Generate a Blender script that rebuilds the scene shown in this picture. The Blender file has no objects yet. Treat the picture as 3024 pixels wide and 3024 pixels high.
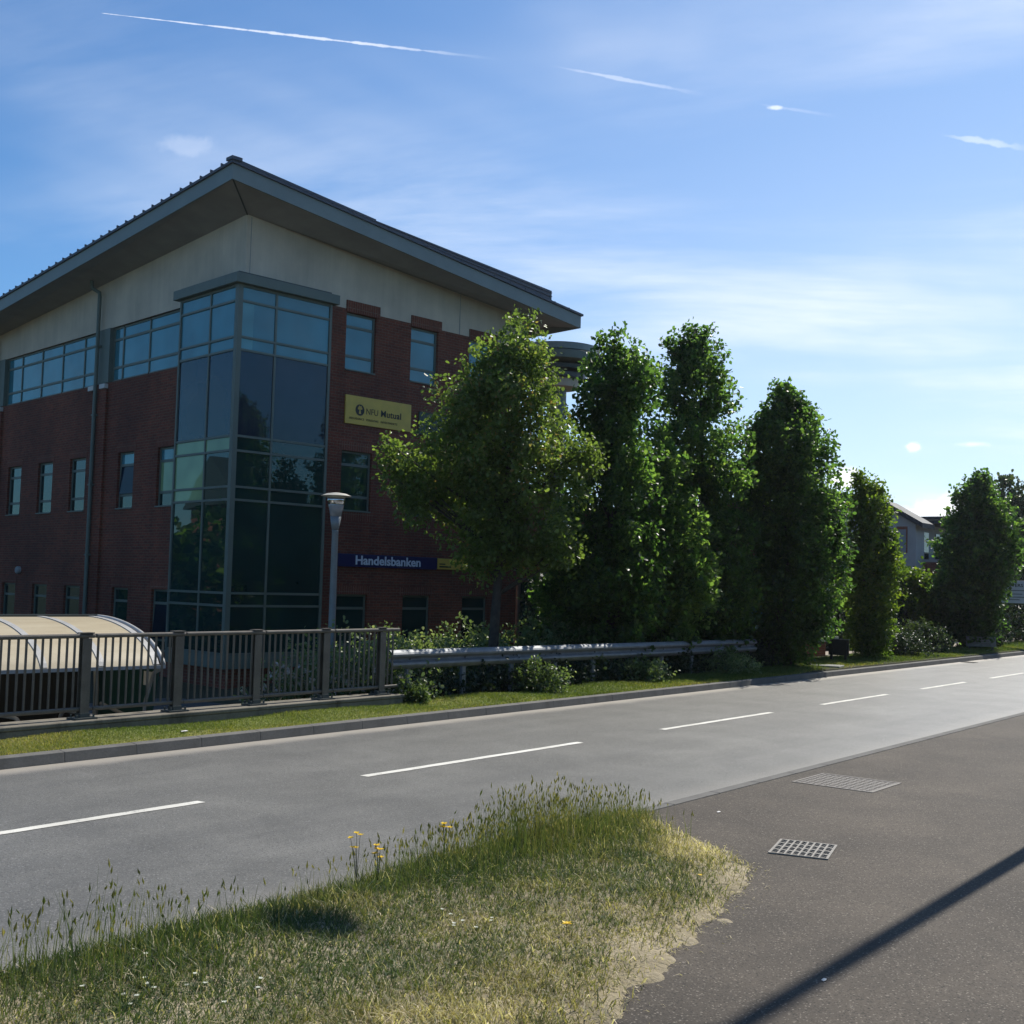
import bpy, math, random
import numpy as np
from mathutils import Vector, Matrix
R = math.radians
rng = np.random.default_rng(7)
random.seed(7)
scn = bpy.context.scene
COL = scn.collection

# ------------------------------------------------------------------ helpers
def tag(o, label=None, cat=None, group=None, kind=None):
    if label: o['label'] = label
    if cat: o['category'] = cat
    if group: o['group'] = group
    if kind: o['kind'] = kind
    return o

def empty(name, loc=(0, 0, 0), rz=0.0):
    o = bpy.data.objects.new(name, None)
    o.empty_display_size = 0.2
    COL.objects.link(o)
    o.location = loc
    o.rotation_euler = (0, 0, rz)
    return o

class MB:
    """collects boxes, tubes, lathes and polygons; build() links them as ONE mesh object"""
    def __init__(s):
        s.v = []; s.f = []
    def add(s, vs, fs):
        n = len(s.v)
        s.v += [tuple(p) for p in vs]
        s.f += [tuple(i + n for i in f) for f in fs]
        return s
    def box(s, a, b):
        x0, y0, z0 = a; x1, y1, z1 = b
        return s.add([(x0, y0, z0), (x1, y0, z0), (x1, y1, z0), (x0, y1, z0), (x0, y0, z1), (x1, y0, z1), (x1, y1, z1), (x0, y1, z1)],
                     [(0, 3, 2, 1), (4, 5, 6, 7), (0, 1, 5, 4), (1, 2, 6, 5), (2, 3, 7, 6), (3, 0, 4, 7)])
    def bar(s, p, q, w, h, up=(0, 0, 1)):
        p = Vector(p); q = Vector(q); d = (q - p).normalized(); u = Vector(up)
        if abs(d.dot(u)) > .99: u = Vector((0, 1, 0))
        sx = d.cross(u).normalized() * w / 2; sy = sx.cross(d).normalized() * h / 2
        vs = [p - sx - sy, p + sx - sy, p + sx + sy, p - sx + sy, q - sx - sy, q + sx - sy, q + sx + sy, q - sx + sy]
        return s.add(vs, [(0, 3, 2, 1), (4, 5, 6, 7), (0, 1, 5, 4), (1, 2, 6, 5), (2, 3, 7, 6), (3, 0, 4, 7)])
    def tube(s, pts, rad, n=8, cap=True):
        pts = [Vector(p) for p in pts]
        if not hasattr(rad, '__len__'): rad = [rad] * len(pts)
        rings = []; ref = None
        for i, p in enumerate(pts):
            d = (pts[min(i + 1, len(pts) - 1)] - pts[max(i - 1, 0)]).normalized()
            if ref is None:
                ref = Vector((1, 0, 0)) if abs(d.x) < .9 else Vector((0, 1, 0))
            a = (ref - d * ref.dot(d)).normalized(); b = d.cross(a); ref = a
            rings.append([p + (a * math.cos(2 * math.pi * k / n) + b * math.sin(2 * math.pi * k / n)) * rad[i] for k in range(n)])
        vs = [q for r_ in rings for q in r_]; fs = []
        for i in range(len(pts) - 1):
            for k in range(n):
                fs.append((i * n + k, i * n + (k + 1) % n, (i + 1) * n + (k + 1) % n, (i + 1) * n + k))
        if cap:
            fs.append(tuple(range(n))[::-1]); fs.append(tuple((len(pts) - 1) * n + k for k in range(n)))
        return s.add(vs, fs)
    def lathe(s, prof, c=(0, 0, 0), n=24):
        vs = []; fs = []
        for r_, z in prof:
            for k in range(n):
                a = 2 * math.pi * k / n
                vs.append((c[0] + r_ * math.cos(a), c[1] + r_ * math.sin(a), c[2] + z))
        m = len(prof)
        for i in range(m - 1):
            for k in range(n):
                fs.append((i * n + k, i * n + (k + 1) % n, (i + 1) * n + (k + 1) % n, (i + 1) * n + k))
        fs.append(tuple(range(n))[::-1]); fs.append(tuple((m - 1) * n + k for k in range(n)))
        return s.add(vs, fs)
    def prism(s, poly, off):
        """polygon (3-D points) extruded by the vector off"""
        n = len(poly); off = Vector(off)
        vs = [Vector(p) for p in poly] + [Vector(p) + off for p in poly]
        fs = [tuple(range(n))[::-1], tuple(range(n, 2 * n))] + [(i, (i + 1) % n, n + (i + 1) % n, n + i) for i in range(n)]
        return s.add(vs, fs)
    def build(s, name, mat, parent=None, smooth=False, bevel=0):
        me = bpy.data.meshes.new(name)
        me.from_pydata(s.v, [], s.f)
        if mat: me.materials.append(mat)
        if smooth: me.polygons.foreach_set('use_smooth', [True] * len(me.polygons))
        me.update()
        o = bpy.data.objects.new(name, me)
        COL.objects.link(o)
        if parent: o.parent = parent
        if bevel:
            m = o.modifiers.new('bevel', 'BEVEL'); m.width = bevel; m.segments = 2; m.limit_method = 'ANGLE'
        return o

def np_mesh(name, V, F, mat, tint=None, parent=None, smooth=False):
    """fast mesh: V (n,3), F (m,k) index array, one tint value per vertex"""
    me = bpy.data.meshes.new(name)
    m, k = F.shape
    me.vertices.add(len(V)); me.vertices.foreach_set('co', V.astype(np.float32).ravel())
    me.loops.add(m * k); me.loops.foreach_set('vertex_index', F.astype(np.int32).ravel())
    me.polygons.add(m)
    me.polygons.foreach_set('loop_start', np.arange(0, m * k, k, dtype=np.int32))
    if tint is not None:
        at = me.attributes.new('tint', 'FLOAT', 'POINT'); at.data.foreach_set('value', tint.astype(np.float32))
    me.materials.append(mat)
    if smooth: me.polygons.foreach_set('use_smooth', np.ones(m, dtype=bool))
    me.update(calc_edges=True); me.validate()
    o = bpy.data.objects.new(name, me); COL.objects.link(o)
    if parent: o.parent = parent
    return o

# ------------------------------------------------------------------ materials
def newmat(name):
    m = bpy.data.materials.new(name); m.use_nodes = True
    nt = m.node_tree; nt.nodes.clear()
    out = nt.nodes.new('ShaderNodeOutputMaterial')
    return m, nt, out
def N(nt, typ, **kw):
    n = nt.nodes.new(typ)
    for k, v in kw.items():
        if k in n.inputs.keys(): n.inputs[k].default_value = v
        else: setattr(n, k, v)
    return n
def math_(nt, op, a, b=None, c=None, clamp=False):
    n = nt.nodes.new('ShaderNodeMath'); n.operation = op; n.use_clamp = clamp
    for i, x in enumerate((a, b, c)):
        if x is None: continue
        if isinstance(x, (int, float)): n.inputs[i].default_value = x
        else: nt.links.new(x, n.inputs[i])
    return n.outputs[0]
def smooth_(nt, x, a, b):
    n = nt.nodes.new('ShaderNodeMapRange'); n.interpolation_type = 'SMOOTHSTEP'
    nt.links.new(x, n.inputs[0]); n.inputs[1].default_value = a; n.inputs[2].default_value = b
    n.inputs[3].default_value = 0; n.inputs[4].default_value = 1
    return n.outputs[0]
def mixc(nt, f, a, b, mode='MIX'):
    n = nt.nodes.new('ShaderNodeMix'); n.data_type = 'RGBA'; n.blend_type = mode
    for idx, x in ((0, f), (6, a), (7, b)):
        if isinstance(x, (int, float)): n.inputs[idx].default_value = x
        elif isinstance(x, tuple): n.inputs[idx].default_value = (*x[:3], 1)
        else: nt.links.new(x, n.inputs[idx])
    return n.outputs[2]
def ramp(nt, x, stops):
    n = nt.nodes.new('ShaderNodeValToRGB'); cr = n.color_ramp
    while len(cr.elements) < len(stops): cr.elements.new(.5)
    for e, (p, c) in zip(cr.elements, stops):
        e.position = p; e.color = (*c, 1)
    nt.links.new(x, n.inputs[0]); return n.outputs[0]
def coords(nt, scale=(1, 1, 1), rot=(0, 0, 0), kind='Object'):
    t = nt.nodes.new('ShaderNodeTexCoord'); mp = nt.nodes.new('ShaderNodeMapping')
    mp.inputs['Scale'].default_value = scale; mp.inputs['Rotation'].default_value = rot
    nt.links.new(t.outputs[kind], mp.inputs[0]); return mp.outputs[0]
def noise(nt, vec, scale, detail=4, rough=.55, dist=0.0):
    n = N(nt, 'ShaderNodeTexNoise', Scale=scale, Detail=detail, Roughness=rough, Distortion=dist)
    nt.links.new(vec, n.inputs['Vector']); return n.outputs['Fac']
def principled(nt, out, col, rough=.7, metallic=0., spec=.5, bump=None, bstr=.3, bdist=.01):
    p = nt.nodes.new('ShaderNodeBsdfPrincipled')
    if isinstance(col, tuple): p.inputs['Base Color'].default_value = (*col, 1)
    else: nt.links.new(col, p.inputs['Base Color'])
    if isinstance(rough, (int, float)): p.inputs['Roughness'].default_value = rough
    else: nt.links.new(rough, p.inputs['Roughness'])
    p.inputs['Metallic'].default_value = metallic
    p.inputs['Specular IOR Level'].default_value = spec
    if bump is not None:
        b = N(nt, 'ShaderNodeBump', Strength=bstr, Distance=bdist)
        nt.links.new(bump, b.inputs['Height']); nt.links.new(b.outputs[0], p.inputs['Normal'])
    nt.links.new(p.outputs[0], out.inputs[0]); return p

def pmat(name, col, rough=.7, var=.2, scale=3., metallic=0., spec=.5, fine=60., bstr=.15, streaks=0.):
    """plain material with large and fine noise variation, light grime streaks and a small bump"""
    m, nt, out = newmat(name)
    v = coords(nt)
    n1 = noise(nt, v, scale, 5); n2 = noise(nt, v, fine, 3)
    f = math_(nt, 'ADD', math_(nt, 'MULTIPLY', n1, .65), math_(nt, 'MULTIPLY', n2, .35))
    lo = tuple(max(0, c * (1 - var * 1.6)) for c in col); hi = tuple(min(1, c * (1 + var * 1.4)) for c in col)
    c = ramp(nt, f, [(.3, lo), (.7, hi)])
    if streaks:                                                   # rain streaks and grime running down a wall
        st = noise(nt, coords(nt, (2.2, 2.2, .12)), 2.0, 6, .7)
        c = mixc(nt, 1., c, ramp(nt, st, [(.35, (1 - streaks,) * 3), (.62, (1.06,) * 3)]), 'MULTIPLY')
    r_ = math_(nt, 'ADD', rough - .1, math_(nt, 'MULTIPLY', n1, .2))
    principled(nt, out, c, r_, metallic, spec, n2, bstr)
    return m

M = {}
M['alu'] = pmat('grey_green_aluminium', (.12, .145, .12), .55, .12, 2.)
M['alu_dark'] = pmat('dark_aluminium', (.05, .06, .056), .5, .12, 2.)
M['fascia'] = pmat('fascia_metal', (.2, .235, .225), .55, .1, 1.5)
M['soffit'] = pmat('soffit_board', (.32, .312, .3), .8, .12, 1.5)
M['rend'] = pmat('cream_render', (.56, .47, .365), .9, .14, .9, fine=140, bstr=.3, streaks=.045)
M['roofm'] = pmat('roof_sheet', (.07, .078, .1), .55, .15, 2.)
M['white'] = pmat('white_stone', (.62, .6, .56), .7, .12, 4.)
M['galv'] = pmat('galvanised_steel', (.2, .21, .22), .6, .2, 6., metallic=.45)
M['rail'] = pmat('weathered_aluminium', (.11, .094, .073), .5, .25, 5.)
M['steel'] = pmat('painted_grey_steel', (.17, .19, .2), .45, .15, 4., metallic=.2)
M['dark'] = pmat('near_black', (.018, .018, .018), .8, .2, 8.)
M['bark'] = pmat('bark', (.05, .04, .032), .95, .4, 9., fine=40, bstr=.8)
M['concrete'] = None
M['darkwood'] = pmat('dark_stained_wood', (.035, .027, .022), .75, .3, 8.)
M['greyslab'] = pmat('grey_slab', (.2, .2, .18), .85, .25, 8.)
M['yellow'] = pmat('sign_yellow', (.66, .43, .07), .5, .1, 3.)
M['black_ink'] = pmat('black_lettering', (.012, .013, .012), .6, .1, 5.)
M['navy'] = pmat('navy_sign', (.006, .009, .075), .4, .1, 3.)
M['letter_w'] = pmat('pale_lettering', (.62, .67, .75), .5, .05, 3.)
M['sign_green'] = pmat('dark_green_sign', (.002, .03, .014), .4, .1, 3.)
M['paleboard'] = pmat('pale_sign_board', (.5, .54, .6), .5, .1, 2.)
M['redbrick_far'] = None
M['greenpanel'] = pmat('green_panel', (.012, .06, .05), .35, .1, 3.)
M['lampbowl'] = None

def m_brick(name, c1, c2, mortar, soldier=False):
    m, nt, out = newmat(name)
    t = nt.nodes.new('ShaderNodeTexCoord'); s = nt.nodes.new('ShaderNodeSeparateXYZ'); nt.links.new(t.outputs['Object'], s.inputs[0])
    u = math_(nt, 'ADD', s.outputs[0], s.outputs[1]); z = s.outputs[2]
    cmb = nt.nodes.new('ShaderNodeCombineXYZ')
    nt.links.new(z if soldier else u, cmb.inputs[0]); nt.links.new(u if soldier else z, cmb.inputs[1])
    b = N(nt, 'ShaderNodeTexBrick')
    b.inputs['Scale'].default_value = 1.; b.inputs['Mortar Size'].default_value = .006
    b.inputs['Mortar Smooth'].default_value = .3; b.inputs['Brick Width'].default_value = .225; b.inputs['Row Height'].default_value = .075
    b.inputs['Bias'].default_value = 0.
    b.inputs['Color1'].default_value = (*c1, 1); b.inputs['Color2'].default_value = (*c2, 1); b.inputs['Mortar'].default_value = (*mortar, 1)
    b.offset = 0. if soldier else .5
    nt.links.new(cmb.outputs[0], b.inputs['Vector'])
    n1 = noise(nt, t.outputs['Object'], .45, 5); n2 = noise(nt, t.outputs['Object'], 22, 3)
    col = mixc(nt, 1., b.outputs['Color'], ramp(nt, n1, [(.3, (.68, .68, .7)), (.7, (1.25, 1.2, 1.1))]), 'MULTIPLY')
    col = mixc(nt, .8, col, ramp(nt, n2, [(.3, (.6, .6, .6)), (.7, (1.3, 1.25, 1.2))]), 'MULTIPLY')
    st = noise(nt, coords(nt, (1.6, 1.6, .1)), 1.6, 6, .7)
    col = mixc(nt, 1., col, ramp(nt, st, [(.36, (.85, .85, .86)), (.62, (1.05, 1.04, 1.03))]), 'MULTIPLY')
    principled(nt, out, col, .85, 0, .3, math_(nt, 'SUBTRACT', math_(nt, 'MULTIPLY', n2, .4), b.outputs['Fac']), .6, .006)
    return m
M['brick'] = m_brick('red_brick', (.215, .062, .038), (.14, .044, .03), (.17, .125, .095))
M['soldier'] = m_brick('soldier_course_brick', (.2, .058, .036), (.16, .048, .032), (.22, .17, .13), True)
M['redbrick_far'] = m_brick('orange_red_brick', (.26, .085, .05), (.2, .06, .04), (.22, .18, .15))

def m_glass(name, tint, ior=1.75, wob=.0012, rough=.015):
    """tinted double glazing: mirror reflection by angle over a deep tinted body"""
    m, nt, out = newmat(name)
    v = coords(nt)
    n = noise(nt, v, 1.1, 1)
    b = N(nt, 'ShaderNodeBump', Strength=1., Distance=wob); nt.links.new(n, b.inputs['Height'])
    fr = N(nt, 'ShaderNodeFresnel', IOR=ior); nt.links.new(b.outputs[0], fr.inputs['Normal'])
    gl = N(nt, 'ShaderNodeBsdfGlossy', Roughness=rough); gl.inputs['Color'].default_value = (.7, .88, .9, 1); nt.links.new(b.outputs[0], gl.inputs['Normal'])
    n2 = noise(nt, v, .8, 2)
    df = nt.nodes.new('ShaderNodeBsdfDiffuse')
    c = ramp(nt, n2, [(.3, tuple(x * .75 for x in tint)), (.7, tuple(x * 1.25 for x in tint))]); nt.links.new(c, df.inputs['Color'])
    mx = nt.nodes.new('ShaderNodeMixShader'); nt.links.new(fr.outputs[0], mx.inputs[0]); nt.links.new(df.outputs[0], mx.inputs[1]); nt.links.new(gl.outputs[0], mx.inputs[2])
    nt.links.new(mx.outputs[0], out.inputs[0]); return m
M['glass_teal'] = m_glass('teal_tinted_glass', (.05, .19, .23))
M['glass_navy'] = m_glass('navy_spandrel_glass', (.016, .026, .045), 1.55)
M['glass_dark'] = m_glass('dark_green_glass', (.008, .032, .03), 1.65)
M['glass_dim'] = m_glass('tilted_sash_glass', (.01, .02, .035), 1.22)
M['glass_pale'] = m_glass('glass_over_pale_room_wall', (.12, .3, .33), 1.6)
M['glass_blind'] = m_glass('glass_over_pale_blind', (.22, .32, .16), 1.5)

def m_leaf(name, stops, transl=.4, rough=.45, tcol=1.3):
    m, nt, out = newmat(name)
    at = nt.nodes.new('ShaderNodeAttribute'); at.attribute_name = 'tint'
    c = ramp(nt, at.outputs['Fac'], stops)
    p = nt.nodes.new('ShaderNodeBsdfPrincipled'); nt.links.new(c, p.inputs['Base Color'])
    p.inputs['Roughness'].default_value = rough; p.inputs['Specular IOR Level'].default_value = .35
    tr = nt.nodes.new('ShaderNodeBsdfTranslucent')
    c2 = mixc(nt, 1., c, (tcol * 1.05, tcol * 1.15, tcol * .5), 'MULTIPLY'); nt.links.new(c2, tr.inputs['Color'])
    mx = nt.nodes.new('ShaderNodeMixShader'); mx.inputs[0].default_value = transl
    nt.links.new(p.outputs[0], mx.inputs[1]); nt.links.new(tr.outputs[0], mx.inputs[2])
    nt.links.new(mx.outputs[0], out.inputs[0]); return m
M['leaf_oak'] = m_leaf('oak_leaves', [(0, (.014, .029, .01)), (.5, (.03, .058, .017)), (1, (.085, .118, .036))], .54, .38, 4.4)
M['leaf_maple'] = m_leaf('maple_leaves', [(0, (.05, .068, .02)), (.5, (.082, .118, .034)), (.85, (.13, .165, .05)), (1, (.21, .14, .06))], .5, .36, 2.3)
M['leaf_light'] = m_leaf('yellow_green_leaves', [(0, (.04, .075, .014)), (.5, (.085, .13, .02)), (1, (.19, .22, .03))], .5, .42, 1.9)
M['leaf_far'] = m_leaf('grey_green_leaves', [(0, (.03, .05, .025)), (.5, (.055, .08, .035)), (1, (.09, .12, .05))], .35)
M['leaf_shrub'] = m_leaf('shrub_leaves', [(0, (.05, .075, .028)), (.55, (.13, .175, .08)), (1, (.28, .3, .19))], .4, .4, 1.6)
M['leaf_dark'] = m_leaf('dark_ground_leaves', [(0, (.012, .022, .012)), (.6, (.025, .045, .02)), (1, (.06, .085, .045))], .25)
M['petal_pink'] = m_leaf('pale_pink_petals', [(0, (.5, .38, .4)), (1, (.75, .66, .64))], .3, tcol=1.)
M['petal_yellow'] = m_leaf('yellow_petals', [(0, (.85, .58, .01)), (1, (.92, .7, .03))], .3, tcol=1.)
M['petal_white'] = m_leaf('white_petals', [(0, (.7, .7, .62)), (1, (.8, .8, .76))], .3, tcol=1.)
M['blade'] = m_leaf('dry_and_green_grass', [(0, (.065, .1, .035)), (.3, (.12, .145, .05)), (.55, (.225, .2, .08)), (.8, (.42, .345, .18)), (1, (.76, .65, .45))], .4, .55, 1.1)
M['blade_far'] = m_leaf('mown_grass', [(0, (.08, .12, .028)), (.45, (.145, .18, .04)), (.75, (.25, .235, .065)), (1, (.44, .36, .17))], .42, .6, 1.2)

def m_asphalt(name, lo, hi, speck, dust=None, streak=True, rough=.52):
    m, nt, out = newmat(name)
    v = coords(nt)
    big = noise(nt, v, .55, 7, .65)
    fine = noise(nt, v, 55, 3, .7)
    vo = N(nt, 'ShaderNodeTexVoronoi', Scale=115.); nt.links.new(v, vo.inputs['Vector'])
    sp = nt.nodes.new('ShaderNodeSeparateColor'); nt.links.new(vo.outputs['Color'], sp.inputs[0])
    f = math_(nt, 'ADD', math_(nt, 'MULTIPLY', big, .6), math_(nt, 'MULTIPLY', fine, .4))
    c = ramp(nt, f, [(.33, lo), (.66, hi)])
    c = mixc(nt, 1., c, ramp(nt, noise(nt, v, .8, 6, .6, .6), [(.32, (.78, .77, .76)), (.68, (1.22, 1.2, 1.18))]), 'MULTIPLY')
    c = mixc(nt, smooth_(nt, sp.outputs[0], .9, .99), c, speck)
    c = mixc(nt, smooth_(nt, sp.outputs[1], .8, .98), c, tuple(x * .45 for x in lo))
    if streak:
        v2 = coords(nt, (.05, 1.1, 1)); st = noise(nt, v2, 1.4, 4, .55)
        c = mixc(nt, 1., c, ramp(nt, st, [(.32, (.88, .88, .88)), (.68, (1.12, 1.115, 1.1))]), 'MULTIPLY')
    if dust:
        s = nt.nodes.new('ShaderNodeSeparateXYZ'); t = nt.nodes.new('ShaderNodeTexCoord'); nt.links.new(t.outputs['Object'], s.inputs[0])
        y = math_(nt, 'ADD', s.outputs[1], math_(nt, 'MULTIPLY', math_(nt, 'SUBTRACT', noise(nt, v, 1.3, 3), .5), .25))
        for a, b, col, amt in dust:
            c = mixc(nt, math_(nt, 'MULTIPLY', smooth_(nt, y, a, b), amt), c, col)
    principled(nt, out, c, rough, 0, .5 if streak else .3, math_(nt, 'ADD', sp.outputs[2], fine), .55, .004)
    return m
M['road'] = m_asphalt('road_asphalt', (.097, .096, .087), (.145, .143, .131), (.25, .24, .23),
                      [(11.45, 11.8, (.34, .305, .255), .85), (6.35, 5.95, (.2, .185, .16), .6)])
M['pave'] = m_asphalt('brown_grey_asphalt', (.042, .034, .026), (.084, .069, .052), (.18, .155, .125), None, False, .82)
M['carpark'] = m_asphalt('car_park_asphalt', (.05, .05, .05), (.09, .09, .088), (.2, .2, .2), None, False)

def m_concrete(name, lo, hi, stain=(.03, .028, .022), amount=.6):
    m, nt, out = newmat(name)
    v = coords(nt); v2 = coords(nt, (1, 1, .25))
    n1 = noise(nt, v, 2.2, 6, .65); n2 = noise(nt, v, 45, 3); n3 = noise(nt, v2, 3.2, 5, .65)
    c = ramp(nt, math_(nt, 'ADD', math_(nt, 'MULTIPLY', n1, .6), math_(nt, 'MULTIPLY', n2, .4)), [(.3, lo), (.7, hi)])
    c = mixc(nt, math_(nt, 'MULTIPLY', smooth_(nt, n3, .48, .72), amount), c, stain)
    principled(nt, out, c, .9, 0, .3, n2, .4, .005)
    return m
M['concrete'] = m_concrete('stained_concrete', (.12, .105, .08), (.22, .2, .16), amount=.75)
M['kerb'] = m_concrete('kerb_concrete', (.1, .096, .088), (.16, .153, .14), (.07, .065, .055), .45)
def m_paint():
    m, nt, out = newmat('worn_road_paint'); v = coords(nt)
    n1 = noise(nt, v, 5, 5, .65); n2 = noise(nt, v, 70, 3, .7); n3 = noise(nt, v, 1.2, 3)
    c = ramp(nt, n3, [(.3, (.5, .48, .42)), (.7, (.7, .68, .61))])
    f = math_(nt, 'ADD', math_(nt, 'MULTIPLY', n1, .5), math_(nt, 'MULTIPLY', n2, .5))
    c = mixc(nt, math_(nt, 'MULTIPLY', smooth_(nt, f, .55, .64), .8), c, (.16, .155, .145))
    principled(nt, out, c, .65, 0, .4, n2, .4, .004); return m
M['paint'] = m_paint()

def m_soil(name, stops, scale=1.2):
    m, nt, out = newmat(name)
    v = coords(nt)
    n1 = noise(nt, v, scale, 5, .6); n2 = noise(nt, v, 38, 4, .7)
    f = math_(nt, 'ADD', math_(nt, 'MULTIPLY', n1, .55), math_(nt, 'MULTIPLY', n2, .45))
    c = ramp(nt, f, stops)
    principled(nt, out, c, .95, 0, .2, n2, .8, .02)
    return m
M['island'] = m_soil('dry_grass_soil', [(.3, (.16, .135, .085)), (.5, (.28, .235, .155)), (.7, (.5, .425, .315))])
M['vergesoil'] = m_soil('verge_turf', [(.3, (.09, .12, .03)), (.5, (.15, .18, .045)), (.7, (.27, .24, .09))], .8)
M['ground'] = m_soil('bare_soil_and_weeds', [(.3, (.03, .03, .018)), (.55, (.055, .055, .03)), (.75, (.09, .085, .05))], .4)
M['path'] = m_soil('pale_path', [(.3, (.26, .23, .19)), (.7, (.38, .34, .28))], 1.)

# ------------------------------------------------------------------ camera and light
H = 2.1
cam = bpy.data.cameras.new('camera'); camo = bpy.data.objects.new('camera', cam); COL.objects.link(camo)
YR, PIT, ROLL = 0.671494252, 0.062375019, 0.0265787082
Fv = Vector((0, math.cos(PIT), math.sin(PIT))); Uv = Vector((0, -math.sin(PIT), math.cos(PIT))); Xv = Vector((1, 0, 0))
ex = Vector((math.sin(YR), math.cos(YR), 0)); ey = Vector((-math.cos(YR), math.sin(YR), 0))
def v2w(v): return Vector((v.dot(ex), v.dot(ey), v.z))
cR = v2w(Xv * math.cos(ROLL) + Uv * math.sin(ROLL)); cU = v2w(-Xv * math.sin(ROLL) + Uv * math.cos(ROLL)); cF = v2w(Fv)
mw = Matrix((( cR.x, cU.x, -cF.x, 0), (cR.y, cU.y, -cF.y, 0), (cR.z, cU.z, -cF.z, H), (0, 0, 0, 1)))
camo.matrix_world = mw
cam.sensor_width = 36; cam.lens = 3424.27 / 3024 * 36
cam.clip_start = .1; cam.clip_end = 6000
scn.camera = camo
LAT = Vector((.6214, -.7835, 0)).normalized(); DEP = Vector((.7835, .6214, 0)).normalized()

SUN_EL = 48.; SUN_DIR = Vector((math.cos(R(SUN_EL)), 0.0, math.sin(R(SUN_EL))))
sun = bpy.data.lights.new('sun', 'SUN'); sun.energy = 4.4; sun.angle = R(.53); sun.color = (1, .95, .86)
suno = bpy.data.objects.new('sun', sun); COL.objects.link(suno)
suno.rotation_euler = SUN_DIR.to_track_quat('Z', 'Y').to_euler()

w = bpy.data.worlds.new('World'); scn.world = w; w.use_nodes = True
nt = w.node_tree; nt.nodes.clear()
wo = nt.nodes.new('ShaderNodeOutputWorld'); bg = nt.nodes.new('ShaderNodeBackground')
sky = nt.nodes.new('ShaderNodeTexSky'); sky.sky_type = 'NISHITA'; sky.sun_disc = False
sky.sun_elevation = R(SUN_EL); sky.sun_rotation = R(90); sky.air_density = 1.0; sky.dust_density = .35; sky.ozone_density = 3.0; sky.altitude = 50
tc = nt.nodes.new('ShaderNodeTexCoord'); dirv = tc.outputs['Generated']
def dotc(vec):
    n = nt.nodes.new('ShaderNodeVectorMath'); n.operation = 'DOT_PRODUCT'; nt.links.new(dirv, n.inputs[0]); n.inputs[1].default_value = vec
    return n.outputs['Value']
sx = nt.nodes.new('ShaderNodeSeparateXYZ'); nt.links.new(dirv, sx.inputs[0])
zz = math_(nt, 'ADD', math_(nt, 'MAXIMUM', sx.outputs[2], 0.), .16)
px = math_(nt, 'DIVIDE', sx.outputs[0], zz); py = math_(nt, 'DIVIDE', sx.outputs[1], zz)
pl = nt.nodes.new('ShaderNodeCombineXYZ'); nt.links.new(px, pl.inputs[0]); nt.links.new(py, pl.inputs[1])
mp0 = nt.nodes.new('ShaderNodeMapping'); mp0.inputs['Rotation'].default_value = (0, 0, R(66)); nt.links.new(pl.outputs[0], mp0.inputs[0])
mp1 = nt.nodes.new('ShaderNodeMapping'); mp1.inputs['Scale'].default_value = (.5, 1.5, 1); mp1.inputs['Location'].default_value = (1.7, .4, 0); nt.links.new(mp0.outputs[0], mp1.inputs[0])
ci = noise(nt, mp1.outputs[0], 1.15, 8, .6, .5)
mp2 = nt.nodes.new('ShaderNodeMapping'); mp2.inputs['Rotation'].default_value = (0, 0, R(15)); mp2.inputs['Scale'].default_value = (.8, 1.3, 1); mp2.inputs['Location'].default_value = (3.1, .7, 0); nt.links.new(pl.outputs[0], mp2.inputs[0])
ci2 = noise(nt, mp2.outputs[0], .8, 4, .5, .2)
cir = math_(nt, 'MULTIPLY', smooth_(nt, ci, .4, .78), smooth_(nt, ci2, .36, .62))
towards = smooth_(nt, dotc((1., 0., .0)), .25, 1.02)           # thicker veil of cirrus on the sun's side of the sky
cov = math_(nt, 'MULTIPLY', cir, math_(nt, 'ADD', .2, math_(nt, 'MULTIPLY', towards, .5)), clamp=True)
veil = math_(nt, 'MULTIPLY', math_(nt, 'MULTIPLY', towards, towards), math_(nt, 'ADD', .18, math_(nt, 'MULTIPLY', math_(nt, 'SUBTRACT', 1., smooth_(nt, sx.outputs[2], .0, .45)), .36)))
cov = math_(nt, 'ADD', cov, veil, clamp=True)
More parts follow.
